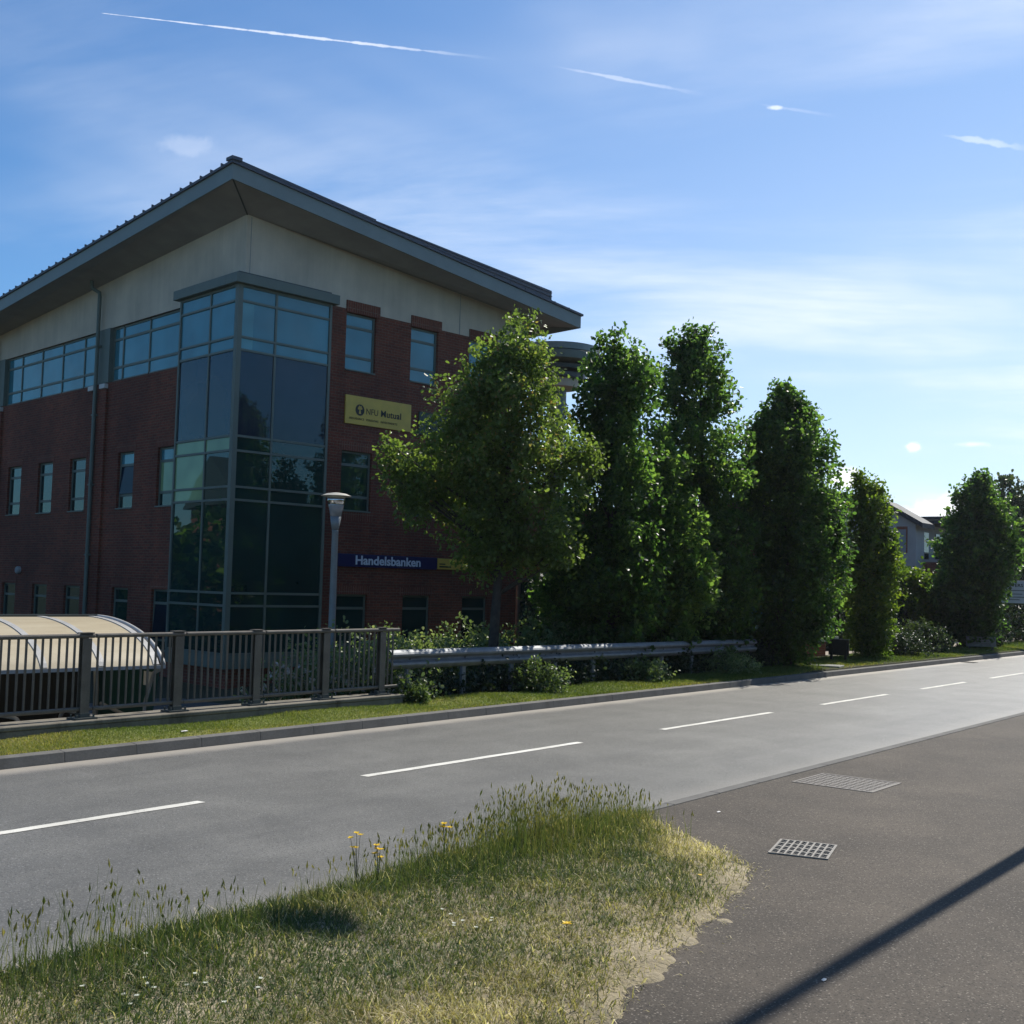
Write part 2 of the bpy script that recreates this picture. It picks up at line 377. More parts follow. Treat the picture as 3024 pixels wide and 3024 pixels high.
# low cumulus puffs and a contrail, each at its own direction in the sky (du, dv along two fixed tangent axes)
S_F, S_R, S_U = (.7809, .6216, .0623), (.6212, -.7832, .0265), (-.0653, -.0180, .9977)      # a fixed point of the sky and two tangents there
fz = dotc(S_F); gu = math_(nt, 'DIVIDE', dotc(S_R), fz); gv = math_(nt, 'DIVIDE', dotc(S_U), fz)
front = smooth_(nt, fz, .2, .4)
cu = nt.nodes.new('ShaderNodeCombineXYZ'); nt.links.new(gu, cu.inputs[0]); nt.links.new(gv, cu.inputs[1])
wob = noise(nt, cu.outputs[0], 26, 6, .65); wob2 = noise(nt, cu.outputs[0], 60, 4, .6)
def px2g(x, y): return ((x - 966) * 3024 / 1932 / 3424.27, -(y - 966) * 3024 / 1932 / 3424.27)
cum = None
for x, y, rx, ry, a in ((1722, 842, 24, 13, .75), (1835, 838, 42, 8, .4), (1590, 905, 40, 22, .95), (1690, 975, 70, 25, .9), (1760, 958, 40, 16, .9), (1795, 965, 45, 30, .9),
                     (1200, 690, 26, 26, .95), (1660, 1000, 120, 22, .6), (360, 275, 55, 22, .12), (1465, 203, 18, 5, .5)):
    u0, v0 = px2g(x, y); k = 3024 / 1932 / 3424.27
    a1 = math_(nt, 'DIVIDE', math_(nt, 'SUBTRACT', gu, u0), rx * k); a2 = math_(nt, 'DIVIDE', math_(nt, 'SUBTRACT', gv, v0), ry * k)
    d = math_(nt, 'SQRT', math_(nt, 'ADD', math_(nt, 'MULTIPLY', a1, a1), math_(nt, 'MULTIPLY', a2, a2)))
    d = math_(nt, 'ADD', d, math_(nt, 'MULTIPLY', math_(nt, 'SUBTRACT', wob, .5), 2.6))
    b_ = math_(nt, 'MULTIPLY', math_(nt, 'SUBTRACT', 1., smooth_(nt, d, .35, 1.15)), a)
    cum = b_ if cum is None else math_(nt, 'MAXIMUM', cum, b_)
for x0, y0, x1, y1, wd, a, fade in ((193, 25, 960, 114, 2.0, .5, .6), (1030, 122, 1345, 181, 3.0, .24, .55), (1420, 194, 1590, 221, 3.2, .12, .5), (1770, 253, 1970, 286, 5.5, .28, .45)):
    u0, v0 = px2g(x0, y0); u1, v1 = px2g(x1, y1); L_ = math.hypot(u1 - u0, v1 - v0); du, dv = (u1 - u0) / L_, (v1 - v0) / L_
    au = math_(nt, 'SUBTRACT', gu, u0); av = math_(nt, 'SUBTRACT', gv, v0)
    s_ = math_(nt, 'ADD', math_(nt, 'MULTIPLY', au, du), math_(nt, 'MULTIPLY', av, dv))
    t_ = math_(nt, 'ABSOLUTE', math_(nt, 'SUBTRACT', math_(nt, 'MULTIPLY', av, du), math_(nt, 'MULTIPLY', au, dv)))
    k = 3024 / 1932 / 3424.27
    wdv = math_(nt, 'MULTIPLY', math_(nt, 'ADD', .45, math_(nt, 'MULTIPLY', smooth_(nt, s_, 0., L_ * .5), .75)), wd * k)
    q = math_(nt, 'ADD', math_(nt, 'DIVIDE', t_, wdv), math_(nt, 'MULTIPLY', math_(nt, 'SUBTRACT', wob2, .5), 3.4))
    line = math_(nt, 'SUBTRACT', 1., smooth_(nt, q, .3, 1.25))
    line = math_(nt, 'MULTIPLY', line, smooth_(nt, s_, -.001, .003 if x0 < 200 else L_ * .35))
    line = math_(nt, 'MULTIPLY', line, math_(nt, 'SUBTRACT', 1., smooth_(nt, s_, L_ * fade, L_)))
    cum = math_(nt, 'MAXIMUM', cum, math_(nt, 'MULTIPLY', line, a))
cum = math_(nt, 'MULTIPLY', cum, front)
CLOUD = (6.6, 6.9, 7.4)
skc = mixc(nt, 1., sky.outputs[0], (.40, .61, .77), 'MULTIPLY')
c = mixc(nt, cov, skc, CLOUD)
c = mixc(nt, cum, c, (8.2, 8.3, 8.5))
nt.links.new(c, bg.inputs[0]); bg.inputs[1].default_value = .12
nt.links.new(bg.outputs[0], wo.inputs[0])
scn.view_settings.view_transform = 'Standard'; scn.view_settings.look = 'None'; scn.view_settings.exposure = 0.5; scn.view_settings.gamma = 1
scn.render.engine = 'CYCLES'
scn.cycles.max_bounces = 8; scn.cycles.transparent_max_bounces = 8
# ------------------------------------------------------------------ ground, road, pavements
def lerp(a, b, t): return a + (b - a) * max(0., min(1., t))
def low(x): return lerp(-.65, .16, (x - 16) / 11)
def gz(x, y):
    if y < 12.05: return -.06
    if x < 13.62: return .1 if y < 13.29 else -.65
    if x < 27: return lerp(.12, low(x), (y - 13.0) / 2.6)
    return .16
xs = [-650, -400, -120, -50, -20] + list(np.arange(-10, 13.6, 2.)) + [13.6, 13.64] + list(np.arange(14, 28, .7)) + [28, 34, 40, 50, 60, 80, 120, 400, 650]
ys = [-650, -400, -100, -30, -10, 0, 5, 11.98, 12.06, 12.5, 13.0, 13.27, 13.3, 13.7, 14.2, 14.8, 15.6, 17, 20, 26, 40, 80, 200, 400, 650]
g = MB()
for y in ys:
    for x in xs: g.v.append((x, y, gz(x, y)))
nx = len(xs)
for j in range(len(ys) - 1):
    for i in range(nx - 1): g.f.append((j * nx + i, j * nx + i + 1, (j + 1) * nx + i + 1, (j + 1) * nx + i))
tag(g.build('ground', M['ground']), kind='structure')
def sheet(name, poly, z, mat):
    mb = MB(); mb.v = [(x, y, z) for x, y in poly]; mb.f = [tuple(range(len(poly)))]
    return tag(mb.build(name, mat), kind='structure')
sheet('road', [(-60, 5.93), (260, 5.93), (260, 11.9), (-60, 11.9)], 0, M['road'])
sheet('pavement', [(-60, -12), (260, -12), (260, 5.8), (-60, 5.8)], .004, M['pave'])
mb = MB(); x = -12.
while x < 70:                                                   # flush concrete edging between road and pavement
    mb.box((x, 5.803, -.05), (x + .905, 5.927, .012)); x += .915
tag(mb.build('near_kerb', M['kerb'], bevel=.006), kind='structure')
mb = MB(); x = -12.07
while x < 75:
    mb.add([(x, 11.903, -.04), (x + .912, 11.903, -.04), (x + .912, 12.045, -.04), (x, 12.045, -.04),
            (x, 11.925, .115), (x + .912, 11.925, .115), (x + .912, 12.045, .128), (x, 12.045, .128)],
           [(0, 3, 2, 1), (4, 5, 6, 7), (0, 1, 5, 4), (1, 2, 6, 5), (2, 3, 7, 6), (3, 0, 4, 7)]); x += .915
tag(mb.build('far_kerb', M['kerb'], bevel=.006), kind='structure')
sheet('car_park', [(-40, 13.28), (13.62, 13.28), (16, 15.8), (16, 22.3), (-40, 22.3)], -.644, M['carpark'])
marks = [(-11.2, -7.3), (-5.2, -1.2), (.8, 6.83), (8.93, 12.98), (15.09, 18.75), (20.86, 24.2), (26.3, 29.4), (31.5, 34.6), (36.7, 39.8), (41.9, 45), (47.1, 50.2), (52.3, 55.4)]
marks[2] = (2.85, 6.83); marks[1] = (-3.2, .8); marks[0] = (-9.2, -5.2)
mb = MB()
for a, b in marks:
    n = 24; top = []; bot = []
    for i in range(n + 1):
        xx = a + (b - a) * i / n
        top.append((xx + random.uniform(-.01, .01), 9.085 + random.uniform(-.006, .006), .0045)); bot.append((xx + random.uniform(-.01, .01), 8.975 + random.uniform(-.006, .006), .0045))
    k = len(mb.v); mb.v += bot + top
    for i in range(n): mb.f.append((k + i, k + i + 1, k + n + 2 + i, k + n + 1 + i))
tag(mb.build('road_markings', M['paint']), kind='structure')
# far verge: a turf strip behind the kerb
def vz(x, y): return .118 + .06 * lerp(0, 1, (y - 12.05) / .7) + .018 * math.sin(x * 1.7 + y * 3) * lerp(0, 1, (y - 12.05) / .2)
def vback(x): return 12.84 if x < 13.6 else (12.95 if x < 26 else lerp(12.95, 14.2, (x - 26) / 2.5))
mb = MB(); vx = list(np.arange(-8, 75, .35)); K = 8
for x in vx:
    for j in range(K + 1):
        y = 12.047 + (vback(x) - 12.047) * j / K; mb.v.append((x, y, vz(x, y)))
for i in range(len(vx) - 1):
    for j in range(K): mb.f.append((i * (K + 1) + j, (i + 1) * (K + 1) + j, (i + 1) * (K + 1) + j + 1, i * (K + 1) + j + 1))
tag(mb.build('verge', M['vergesoil'], smooth=True), kind='structure')
mb = MB(); mb.v = [(28, 14.22, .192), (80, 14.22, .192), (80, 15.6, .192), (28, 15.6, .192)]; mb.f = [(0, 1, 2, 3)]
tag(mb.build('footpath', M['path']), kind='structure')

# ------------------------------------------------------------------ grass blades
def blades(name, P, hgt, wid, lean, mat, tint, head=None):
    """P (n,3) roots; each blade two quads narrowing to the tip"""
    n = len(P); az = rng.uniform(0, 2 * np.pi, n); la = rng.uniform(0, 2 * np.pi, n)
    side = np.stack([np.cos(az), np.sin(az), np.zeros(n)], 1) * wid[:, None] / 2
    ld = np.stack([np.cos(la), np.sin(la), np.zeros(n)], 1) * (lean * hgt)[:, None]
    up = np.stack([np.zeros(n), np.zeros(n), hgt], 1)
    p1 = P + up * .5 + ld * .3; p2 = P + up * np.clip(1 - .35 * lean ** 2, .15, 1)[:, None] + ld
    V = np.stack([P - side, P + side, p1 + side * .8, p1 - side * .8, p2 + side * .18, p2 - side * .18], 1).reshape(-1, 3)
    b = np.arange(n)[:, None] * 6
    F = np.concatenate([b + np.array([[0, 1, 2, 3]]), b + np.array([[3, 2, 4, 5]])], 0)
    T = np.repeat(tint, 6)
    return V, F, T, p2
def inpoly(x, y, poly):
    r = np.zeros(len(x), bool); j = len(poly) - 1
    for i in range(len(poly)):
        xi, yi = poly[i]; xj, yj = poly[j]
        c = ((yi > y) != (yj > y)) & (x < (xj - xi) * (y - yi) / (yj - yi + 1e-12) + xi); r ^= c; j = i
    return r
class VNoise:
    """smooth value noise in the plane, for patchiness"""
    def __init__(s, seed): s.g = np.random.default_rng(seed).random((64, 64))
    def __call__(s, x, y, sc):
        x = x * sc; y = y * sc; xi = np.floor(x).astype(int); yi = np.floor(y).astype(int); fx = x - xi; fy = y - yi
        fx = fx * fx * (3 - 2 * fx); fy = fy * fy * (3 - 2 * fy); G = lambda a, b: s.g[a % 64, b % 64]
        return (G(xi, yi) * (1 - fx) + G(xi + 1, yi) * fx) * (1 - fy) + (G(xi, yi + 1) * (1 - fx) + G(xi + 1, yi + 1) * fx) * fy
vn = VNoise(3); vn2 = VNoise(11)
ISL = [(-1., 5.83), (9.0, 5.83), (9.2, 5.72), (9.05, 5.35), (8.75, 4.95), (8.5, 4.45), (8.15, 4.02), (7.45, 3.78), (6.45, 3.55), (5.7, 3.38), (4.85, 3.12), (3.6, 2.7), (-1., 2.0)]
def isl_edge(x, y):
    """distance to the island outline"""
    d = np.full(len(x), 9.)
    for (ax, ay), (bx, by) in zip(ISL, ISL[1:] + ISL[:1]):
        L2 = (bx - ax) ** 2 + (by - ay) ** 2; t = np.clip(((x - ax) * (bx - ax) + (y - ay) * (by - ay)) / L2, 0, 1)
        d = np.minimum(d, np.hypot(x - ax - t * (bx - ax), y - ay - t * (by - ay)))
    return d
def isl_z(x, y):
    d = isl_edge(x, y)
    return .008 + .07 * np.clip(d / .5, 0, 1) ** .8 + .02 * (vn(x, y, 2.2) - .5) * np.clip(d / .3, 0, 1)
gx = np.arange(1.2, 9.6, .035); gy = np.arange(1.9, 5.9, .035); GX, GY = np.meshgrid(gx, gy)
ex_, ey_ = GX.ravel() + (vn(GX.ravel(), GY.ravel(), 4) - .5) * .2 + (vn2(GX.ravel(), GY.ravel(), 13) - .5) * .09, GY.ravel() + (vn2(GX.ravel(), GY.ravel(), 4) - .5) * .2 + (vn(GX.ravel(), GY.ravel(), 13) - .5) * .09
ok = inpoly(ex_, ey_, ISL); de = np.where(ok, 1, -1) * isl_edge(ex_, ey_) - np.where(ey_ < 4.2, .01, .05); Z = np.where(de > 0, .004 + .35 * np.minimum(de, .02) + .07 * np.clip(de / .5, 0, 1) ** .8 + .02 * (vn(GX.ravel(), GY.ravel(), 2.2) - .5) * np.clip(de / .3, 0, 1), .004 + de * .35)
Vg = np.stack([GX.ravel(), GY.ravel(), Z], 1); W = len(gx); idx = np.arange(len(Vg)).reshape(len(gy), W)
Q = np.stack([idx[:-1, :-1], idx[:-1, 1:], idx[1:, 1:], idx[1:, :-1]], -1).reshape(-1, 4)
Q = Q[(de[Q] > -.06).all(1)]
tag(np_mesh('grass_island_soil', Vg, Q, M['island'], smooth=True), kind='structure')
# short turf
n = 230000
x = rng.uniform(1.6, 9.3, n); y = rng.uniform(2.2, 5.84, n)
k = inpoly(x, y, ISL); x = x[k]; y = y[k]; d = isl_edge(x, y); fy = 5.84 - y
dens = np.clip((d + .12 * (vn(x, y, 6.) - .5)) / np.where(y < 4.3, .5, .4), .06, 1) * (.4 + .5 * vn(x, y, 3.1)); dens = np.where(fy < .3, np.maximum(dens, .6), dens)
dens *= np.clip(1.25 - .05 * np.hypot(x, y), .5, 1)
k = rng.random(len(x)) < dens; x = x[k]; y = y[k]; d = d[k]
rough_ = vn2(x, y, 1.3)
tallness = np.exp(-(((x - 7.3) / 1.3) ** 2 + ((y - 5.5) / .55) ** 2)) + .7 * np.exp(-(((x - 4.0) / .9) ** 2 + ((y - 5.45) / .5) ** 2)) + .25 * (y > 5.4)
h = (.03 + .045 * rng.random(len(x))) * (.7 + .7 * rough_) * (1 + 1.2 * np.clip(tallness, 0, 1))
dry = np.clip(.5 + .85 * (vn(x, y, 1.1) - .5) + .5 * (vn2(x, y, 4.) - .5) + .45 * np.exp(-d / .13) * (y < 5.4) - .4 * np.clip(tallness, 0, 1) - .17, 0, 1)
tint = np.clip(dry + rng.normal(0, .2, len(x)), 0, 1); tint = np.where(rng.random(len(x)) < .07, rng.uniform(.85, 1, len(x)), tint)
P = np.stack([x, y, isl_z(x, y) - .004], 1)
V1, F1, T1, _ = blades('', P, h, rng.uniform(.004, .008, len(x)), rng.uniform(.3, 1.5, len(x)) * (1 - .5 * np.clip(tallness, 0, 1)), None, tint)
# tall seeding stems along the road side
n = 5200
x = np.concatenate([rng.normal(7.2, .95, 2700), rng.normal(3.5, .9, 520), rng.uniform(2.4, 9.0, 420)]); y = np.concatenate([5.84 - np.abs(rng.normal(0, .42, 2700)), 5.84 - np.abs(rng.normal(0, .5, 520)), 5.84 - np.abs(rng.normal(0, .25, 420))])
k = inpoly(x, y, ISL); x = x[k]; y = y[k]
h = rng.uniform(.1, .42, len(x)) * np.clip(.5 + np.exp(-((x - 7.4) / 1.2) ** 2) * .7 + np.exp(-((x - 3.3) / .8) ** 2) * .65, 0, 1.2) * (.6 + .65 * vn(x, y, 2.7))
P2 = np.stack([x, y, isl_z(x, y) - .004], 1); lean = rng.uniform(.02, .42, len(x))
t2 = np.clip(.16 + .3 * vn(x, y, 2) + rng.normal(0, .12, len(x)), 0, 1)
V2, F2, T2, tip = blades('', P2, h, rng.uniform(.003, .0055, len(x)), lean, None, t2)
# seed heads: little spindles at the tips
k = (rng.random(len(tip)) < .5) & (h > .17); tp = tip[k]; m_ = len(tp); hl = rng.uniform(.03, .065, m_)
dr = np.stack([rng.normal(0, .25, m_), rng.normal(0, .25, m_), np.ones(m_)], 1); dr /= np.linalg.norm(dr, axis=1)[:, None]
a_ = rng.uniform(0, np.pi, m_); sd = np.stack([np.cos(a_), np.sin(a_), 0 * a_], 1) * rng.uniform(.005, .009, m_)[:, None]; sd2 = np.stack([-np.sin(a_), np.cos(a_), 0 * a_], 1) * .006
b0 = tp - dr * .012
V3 = np.stack([b0, b0 + dr * hl[:, None] * .4 + sd, b0 + dr * hl[:, None], b0 + dr * hl[:, None] * .4 - sd, b0 + dr * hl[:, None] * .4 + sd2, b0 + dr * hl[:, None] * .4 - sd2], 1).reshape(-1, 3)
b = np.arange(m_)[:, None] * 6; F3 = np.concatenate([b + np.array([[0, 1, 2, 3]]), b + np.array([[0, 4, 2, 5]])], 0); T3 = np.repeat(np.clip(t2[k] + .22, 0, 1), 6)
# loose straw lying around the worn edge
n = 30000; x = rng.uniform(3.4, 9.5, n); y = rng.uniform(2.6, 5.75, n); ins = inpoly(x, y, ISL); de_ = np.where(ins, 1, -1) * isl_edge(x, y)
k = (de_ > -.22) & (de_ < .45) & (rng.random(n) < np.where(de_ < 0, .25 * np.exp(de_ / .07), .8)); x = x[k]; y = y[k]; de_ = de_[k]
P4 = np.stack([x, y, np.where(de_ > 0, isl_z(x, y), .007) + .001], 1); m4 = len(x)
V4, F4, T4, _ = blades('', P4, rng.uniform(.008, .02, m4), rng.uniform(.003, .006, m4), rng.uniform(2., 4.5, m4), None, np.clip(rng.normal(.85, .15, m4), 0, 1))
V = np.concatenate([V1, V2, V3, V4]); F = np.concatenate([F1, F2 + len(V1), F3 + len(V1) + len(V2), F4 + len(V1) + len(V2) + len(V3)]); T = np.concatenate([T1, T2, T3, T4])
tag(np_mesh('grass', V, F, M['blade'], T), 'long dry and green grass on the island beside the near pavement', 'grass', kind='stuff')
# mown turf on the far verge
n = 150000
x = 5.5 + 60 * rng.random(n) ** 1.7; yb_ = np.where(x < 13.6, 12.83, np.where(x < 26, 13.0, 12.95 + np.clip((x - 26) / 2.5, 0, 1) * 1.25)); y = 12.06 + (yb_ - 12.06) * rng.random(n)
z = .113 + .06 * np.clip((y - 12.05) / .7, 0, 1) + .018 * np.sin(x * 1.7 + y * 3) * np.clip((y - 12.05) / .2, 0, 1)
h = rng.uniform(.025, .06, n) * (.7 + .8 * vn(x, y, 2.)) * np.clip(.35 + x / 30, .6, 1.5)
dry = np.clip(.55 + .9 * (vn(x, y, .7) - .5) + .35 * np.exp(-(y - 12.05) / .15) - .012 * (x - 8), 0, 1); tint = np.clip(dry + rng.normal(0, .17, n), 0, 1)
V, F, T, _ = blades('', np.stack([x, y, z], 1), h, rng.uniform(.005, .01, n) * np.clip(x / 14, .8, 2.5), rng.uniform(.2, 1., n), None, tint)
tag(np_mesh('verge_grass', V, F, M['blade_far'], T), 'short sunlit grass on the verge behind the far kerb', 'grass', kind='stuff')

# ------------------------------------------------------------------ leaves
def unit(a): return a / (np.linalg.norm(a, axis=-1, keepdims=True) + 1e-9)
def leaf_cloud(cent, dirs, per, tl, size, spread, tone, upb=.35):
    """leaves along short twigs. cent/dirs (n,3); per leaves per twig; tl twig length"""
    n = len(cent); m_ = n * per
    s = rng.random((n, per, 1)); jit = rng.normal(0, spread, (n, per, 3))
    pos = (cent[:, None, :] + dirs[:, None, :] * tl * s + jit).reshape(-1, 3)
    ld = unit(dirs[:, None, :] * .5 + rng.normal(0, .75, (n, per, 3)) + np.array([0, 0, -.1])).reshape(-1, 3)
    nm = unit(rng.normal(0, .75, (m_, 3)) + np.repeat(dirs, per, 0) * .4 + np.array([0, 0, upb]))
    sd = unit(np.cross(ld, nm)); nm = np.cross(sd, ld)
    L = size * rng.uniform(.65, 1.25, (m_, 1)); Wd = L * rng.uniform(.26, .4, (m_, 1))
    V = np.stack([pos, pos + ld * L * .35 + sd * Wd * .85 + nm * L * .1, pos + ld * L * .75 + sd * Wd + nm * L * .06, pos + ld * L - nm * L * .08,
                  pos + ld * L * .75 - sd * Wd + nm * L * .06, pos + ld * L * .35 - sd * Wd * .85 + nm * L * .1], 1).reshape(-1, 3)
    b = np.arange(m_)[:, None] * 6
    F = np.concatenate([b + np.array([[0, 1, 2, 3]]), b + np.array([[0, 3, 4, 5]])], 0)
    t = np.clip(np.repeat(tone, per) + rng.normal(0, .16, m_), 0, 1)
    return V, F, np.repeat(t, 6)
def lobe_points(lobes, n, inner=.25, clump=.16):
    """lobes (dx lateral, z, r_lat, r_z[, depth offset]); returns twig roots and outward directions in world axes"""
    L = np.array([(l[0], l[1], l[2], l[3], (l[4] if len(l) > 4 else 0.)) for l in lobes])
    wgt = (L[:, 2] * L[:, 3]) ** .9; wgt /= wgt.sum()
    C, Dr = [], []
    lat = np.array(LAT); dep = np.array(DEP)
    rd = np.maximum(L[:, 2] * 1.0, .0)
    got = 0
    nc = max(12, n // 9)
    ci = rng.choice(len(L), nc, p=wgt); cd = unit(rng.normal(0, 1, (nc, 3))); cfr = np.where(rng.random(nc) < inner, rng.uniform(.2, .7, nc), rng.uniform(.66, 1.04, nc)); cfr = np.where(rng.random(nc) < .09, cfr * rng.uniform(1.05, 1.3, nc), cfr)
    while got < n:
        m_ = (n - got) * 2 + 50; pick = rng.integers(0, nc, m_); i = ci[pick]
        q0 = cd[pick] * cfr[pick][:, None] + rng.normal(0, 1, (m_, 3)) * (np.minimum(clump, .4 * L[i, 2]) / L[i, 2])[:, None]
        f = np.linalg.norm(q0, axis=1); d = q0 / (f[:, None] + 1e-6); f = np.minimum(f, 1.4)
        q = d * f[:, None]; a = L[i, 0] + q[:, 0] * L[i, 2]; b = L[i, 4] + q[:, 1] * rd[i]; z = L[i, 1] + q[:, 2] * L[i, 3]
        deep = np.zeros(m_, bool)
        for j in range(len(L)):
            e = ((a - L[j, 0]) / L[j, 2]) ** 2 + ((b - L[j, 4]) / rd[j]) ** 2 + ((z - L[j, 1]) / L[j, 3]) ** 2
            deep |= (e < .3) & (i != j)
        gap = (vn(a * .9 + b * .8 + 7.3, z, 1.5) + .5 * vn2(a - b * .6, z, 3.1) < .55) & (f > .45) & (rng.random(m_) < .55)   # hollows where the sky shows through
        k = (~deep | (rng.random(m_) < .25)) & ~gap
        P = lat * a[:, None] + dep * b[:, None] + np.array([0, 0, 1.]) * z[:, None]
        dw = lat * d[:, :1] + dep * d[:, 1:2] + np.array([0, 0, 1.]) * d[:, 2:3]
        C.append(P[k]); Dr.append(dw[k]); got += k.sum()
    return np.concatenate(C)[:n], np.concatenate(Dr)[:n]
def tree(name, label, base, lobes, mat, twigs, per, size, tl=.3, trunk=.1, tone=.45, group=None, up=.6, spread=.05, limbs=True, inner=.25, branch_mat=None, z0=None, cat='tree', shift=0., wide=1., drop=0.):
    bz = gz(*base) if z0 is None else z0
    k_ = (base[1] + shift) / base[1]                               # slide the whole tree towards or away from the road at constant bearing
    base = (base[0] * k_, base[1] * k_); lobes = [(l[0] * k_, H + (l[1] - H) * k_, l[2] * k_, l[3] * k_) + tuple(v * k_ for v in l[4:]) for l in lobes]
    lobes = [(l[0], l[1] - drop * l[1] / 8) + tuple(l[2:]) for l in lobes]
    lobes = [(l[0] * (1 + (wide - 1) * .5), l[1], l[2] * wide, l[3] * (1 + (wide - 1) * .6)) if l[2] > .6 else l for l in lobes]
    t = empty(name, (base[0], base[1], bz)); tag(t, label, cat, group)
    lb = [(l[0], l[1] - bz, l[2], l[3]) + tuple(l[4:]) for l in lobes]
    C, Dn = lobe_points(lb, twigs, inner)
    dirs = unit(Dn * .7 + np.array([0, 0, up]) + rng.normal(0, .35, Dn.shape))
    big = vn(C[:, 0] + C[:, 1] * .7, C[:, 2], 1.1)
    tn = np.clip(tone + .5 * (big - .5) + rng.normal(0, .1, len(C)), 0, 1)
    V, F, T = leaf_cloud(C - dirs * tl * .4, dirs, per, tl, size, spread, tn)
    np_mesh('crown', V, F, mat, T, t)
    mb = MB(); top = max(l[1] for l in lb); topl = [l for l in lb if l[1] == top][0]
    pts = []; rad = []
    for i in range(8):
        f = i / 7; sw = math.sin(f * 5 + base[0]) * .05 * f
        p = LAT * (topl[0] * f ** 2 + sw) + Vector((0, 0, -.08 + top * .92 * f)); pts.append(p); rad.append(trunk * (1.15 if i == 0 else 1) * (1 - .85 * f))
    mb.tube(pts, rad, 10)
    if limbs:
        for l in lb:
            z_s = max(.12 * top, l[1] - l[3] * .9 - .5 * abs(l[0])); f = min(.92, z_s / (top * .92)); p0 = LAT * (topl[0] * f ** 2) + Vector((0, 0, top * .92 * f))
            dp = (l[4] if len(l) > 4 else 0.)
            for q in range(3):
                tgt = LAT * (l[0] + random.uniform(-.6, .6) * l[2]) + DEP * (dp + random.uniform(-.6, .6) * l[2]) + Vector((0, 0, l[1] + random.uniform(-.1, .75) * l[3]))
                mid = p0.lerp(tgt, .5) + Vector((0, 0, -.06)); r0 = trunk * .32 * (1 - .5 * f)
                mb.tube([p0, mid, tgt], [r0, r0 * .6, .006], 6)
    mb.build('trunk', branch_mat or M['bark'], t, smooth=True)
    return t

MAPLE = [(0.43, 7.48, 0.32, 0.29), (0.22, 7.0, 0.56, 0.45), (-0.27, 6.65, 0.67, 0.56), (0.6, 6.66, 0.44, 0.5), (-0.66, 5.8, 0.72, 0.66), (0.2, 5.77, 1.06, 0.94), (0.98, 5.6, 0.56, 0.7), (-0.86, 4.74, 0.98, 0.74), (0.23, 4.55, 1.32, 1.16), (1.39, 4.63, 0.61, 0.77), (-2.15, 4.82, 0.27, 0.38), (-1.91, 4.21, 0.5, 0.44), (-1.51, 3.84, 0.55, 0.44), (-0.4, 3.48, 0.94, 0.88), (0.7, 3.4, 0.88, 0.82), (1.4, 2.81, 0.37, 0.26), (-0.1, 2.66, 0.66, 0.46), (1.77, 4.92, 0.28, 0.22)]
OAK_A = [(-.05, 7.75, .1, .3), (-0.05, 8.16, 0.21, 0.2), (0.41, 7.75, 0.21, 0.21), (-0.41, 7.66, 0.07, 0.35), (-0.2, 7.08, 0.46, 0.5), (0.24, 7.0, 0.5, 0.6), (-0.05, 6.06, 0.79, 0.99), (-0.08, 4.76, 0.89, 1.11), (-0.17, 3.41, 1.04, 1.23), (-0.51, 2.18, 1.1, 1.16), (0.33, 2.45, 0.86, 1.1), (-0.37, 1.39, 1.04, 0.55), (-.3, .8, 1.0, .6)]
OAK_B = [(-0.18, 5.39, 0.38, 0.54), (-0.06, 4.37, 0.61, 0.89), (0.11, 3.24, 0.74, 0.95), (0.55, 2.6, 0.62, 0.62), (.72, 2.15, .5, .45), (0.05, 2.1, 0.85, 1.02), (-.1, 1.1, .7, .7)]
OAK_C = [(-.55, 9.0, .14, .22), (-.12, 9.1, .12, .24), (-0.61, 8.69, 0.42, 0.31), (-0.17, 8.56, 0.39, 0.48), (-0.38, 7.59, 0.77, 0.98), (-0.18, 6.21, 1.0, 1.11), (0.01, 4.71, 1.08, 1.24), (0.27, 3.22, 0.96, 1.24), (0.05, 1.86, 1.03, 1.03), (0, .9, .9, .7)]
OAK_D = [(-.22, 7.55, .16, .25), (.24, 7.4, .14, .22), (-0.17, 7.14, 0.4, 0.43), (0.21, 6.97, 0.37, 0.43), (-0.8, 6.46, 0.31, 0.34), (-0.13, 6.06, 0.97, 0.86), (0.77, 5.8, 0.4, 0.52), (0.09, 4.81, 1.17, 1.14), (0.04, 3.43, 1.22, 1.28), (0.03, 2.19, 1.19, 1.27), (-0.07, 1.09, 0.82, 0.71), (-.05, .75, .6, .5), (1.21, 3.73, 0.31, 0.64), (-1.02, 5.06, 0.25, 0.56)]
OAK_E = [(-0.26, 5.22, 0.2, 0.37), (0.27, 5.2, 0.18, 0.46), (0.01, 4.26, 0.54, 0.84), (0.05, 3.06, 0.63, 1.0), (0.06, 1.95, 0.65, 1.0), (-0.0, 0.92, 0.53, 0.75), (0.6, 3.88, 0.25, 0.5)]
OAK_F = [(.4, 6.2, .3, .35), (0.39, 5.71, 0.73, 0.65), (0.0, 4.8, 0.72, 0.96), (0.12, 3.3, 1.3, 1.4), (-0.05, 1.82, 1.35, 1.5), (1.09, 4.43, 0.65, 1.19), (-0.1, 0.82, 1.07, 0.64)]
BACK_G = [(-1.31, 8.24, 0.56, 0.73), (0.0, 7.51, 1.0, 1.33), (0.76, 6.0, 1.17, 2.0), (0.31, 3.86, 1.33, 1.99)]
YOUNG_H = [(-1.05, 3.25, 0.62, 0.72), (-0.87, 2.4, 0.6, 0.9), (0.15, 2.47, 0.69, 0.61), (0.66, 2.18, 0.43, 0.48), (-0.15, 1.55, 1.08, 0.97)]
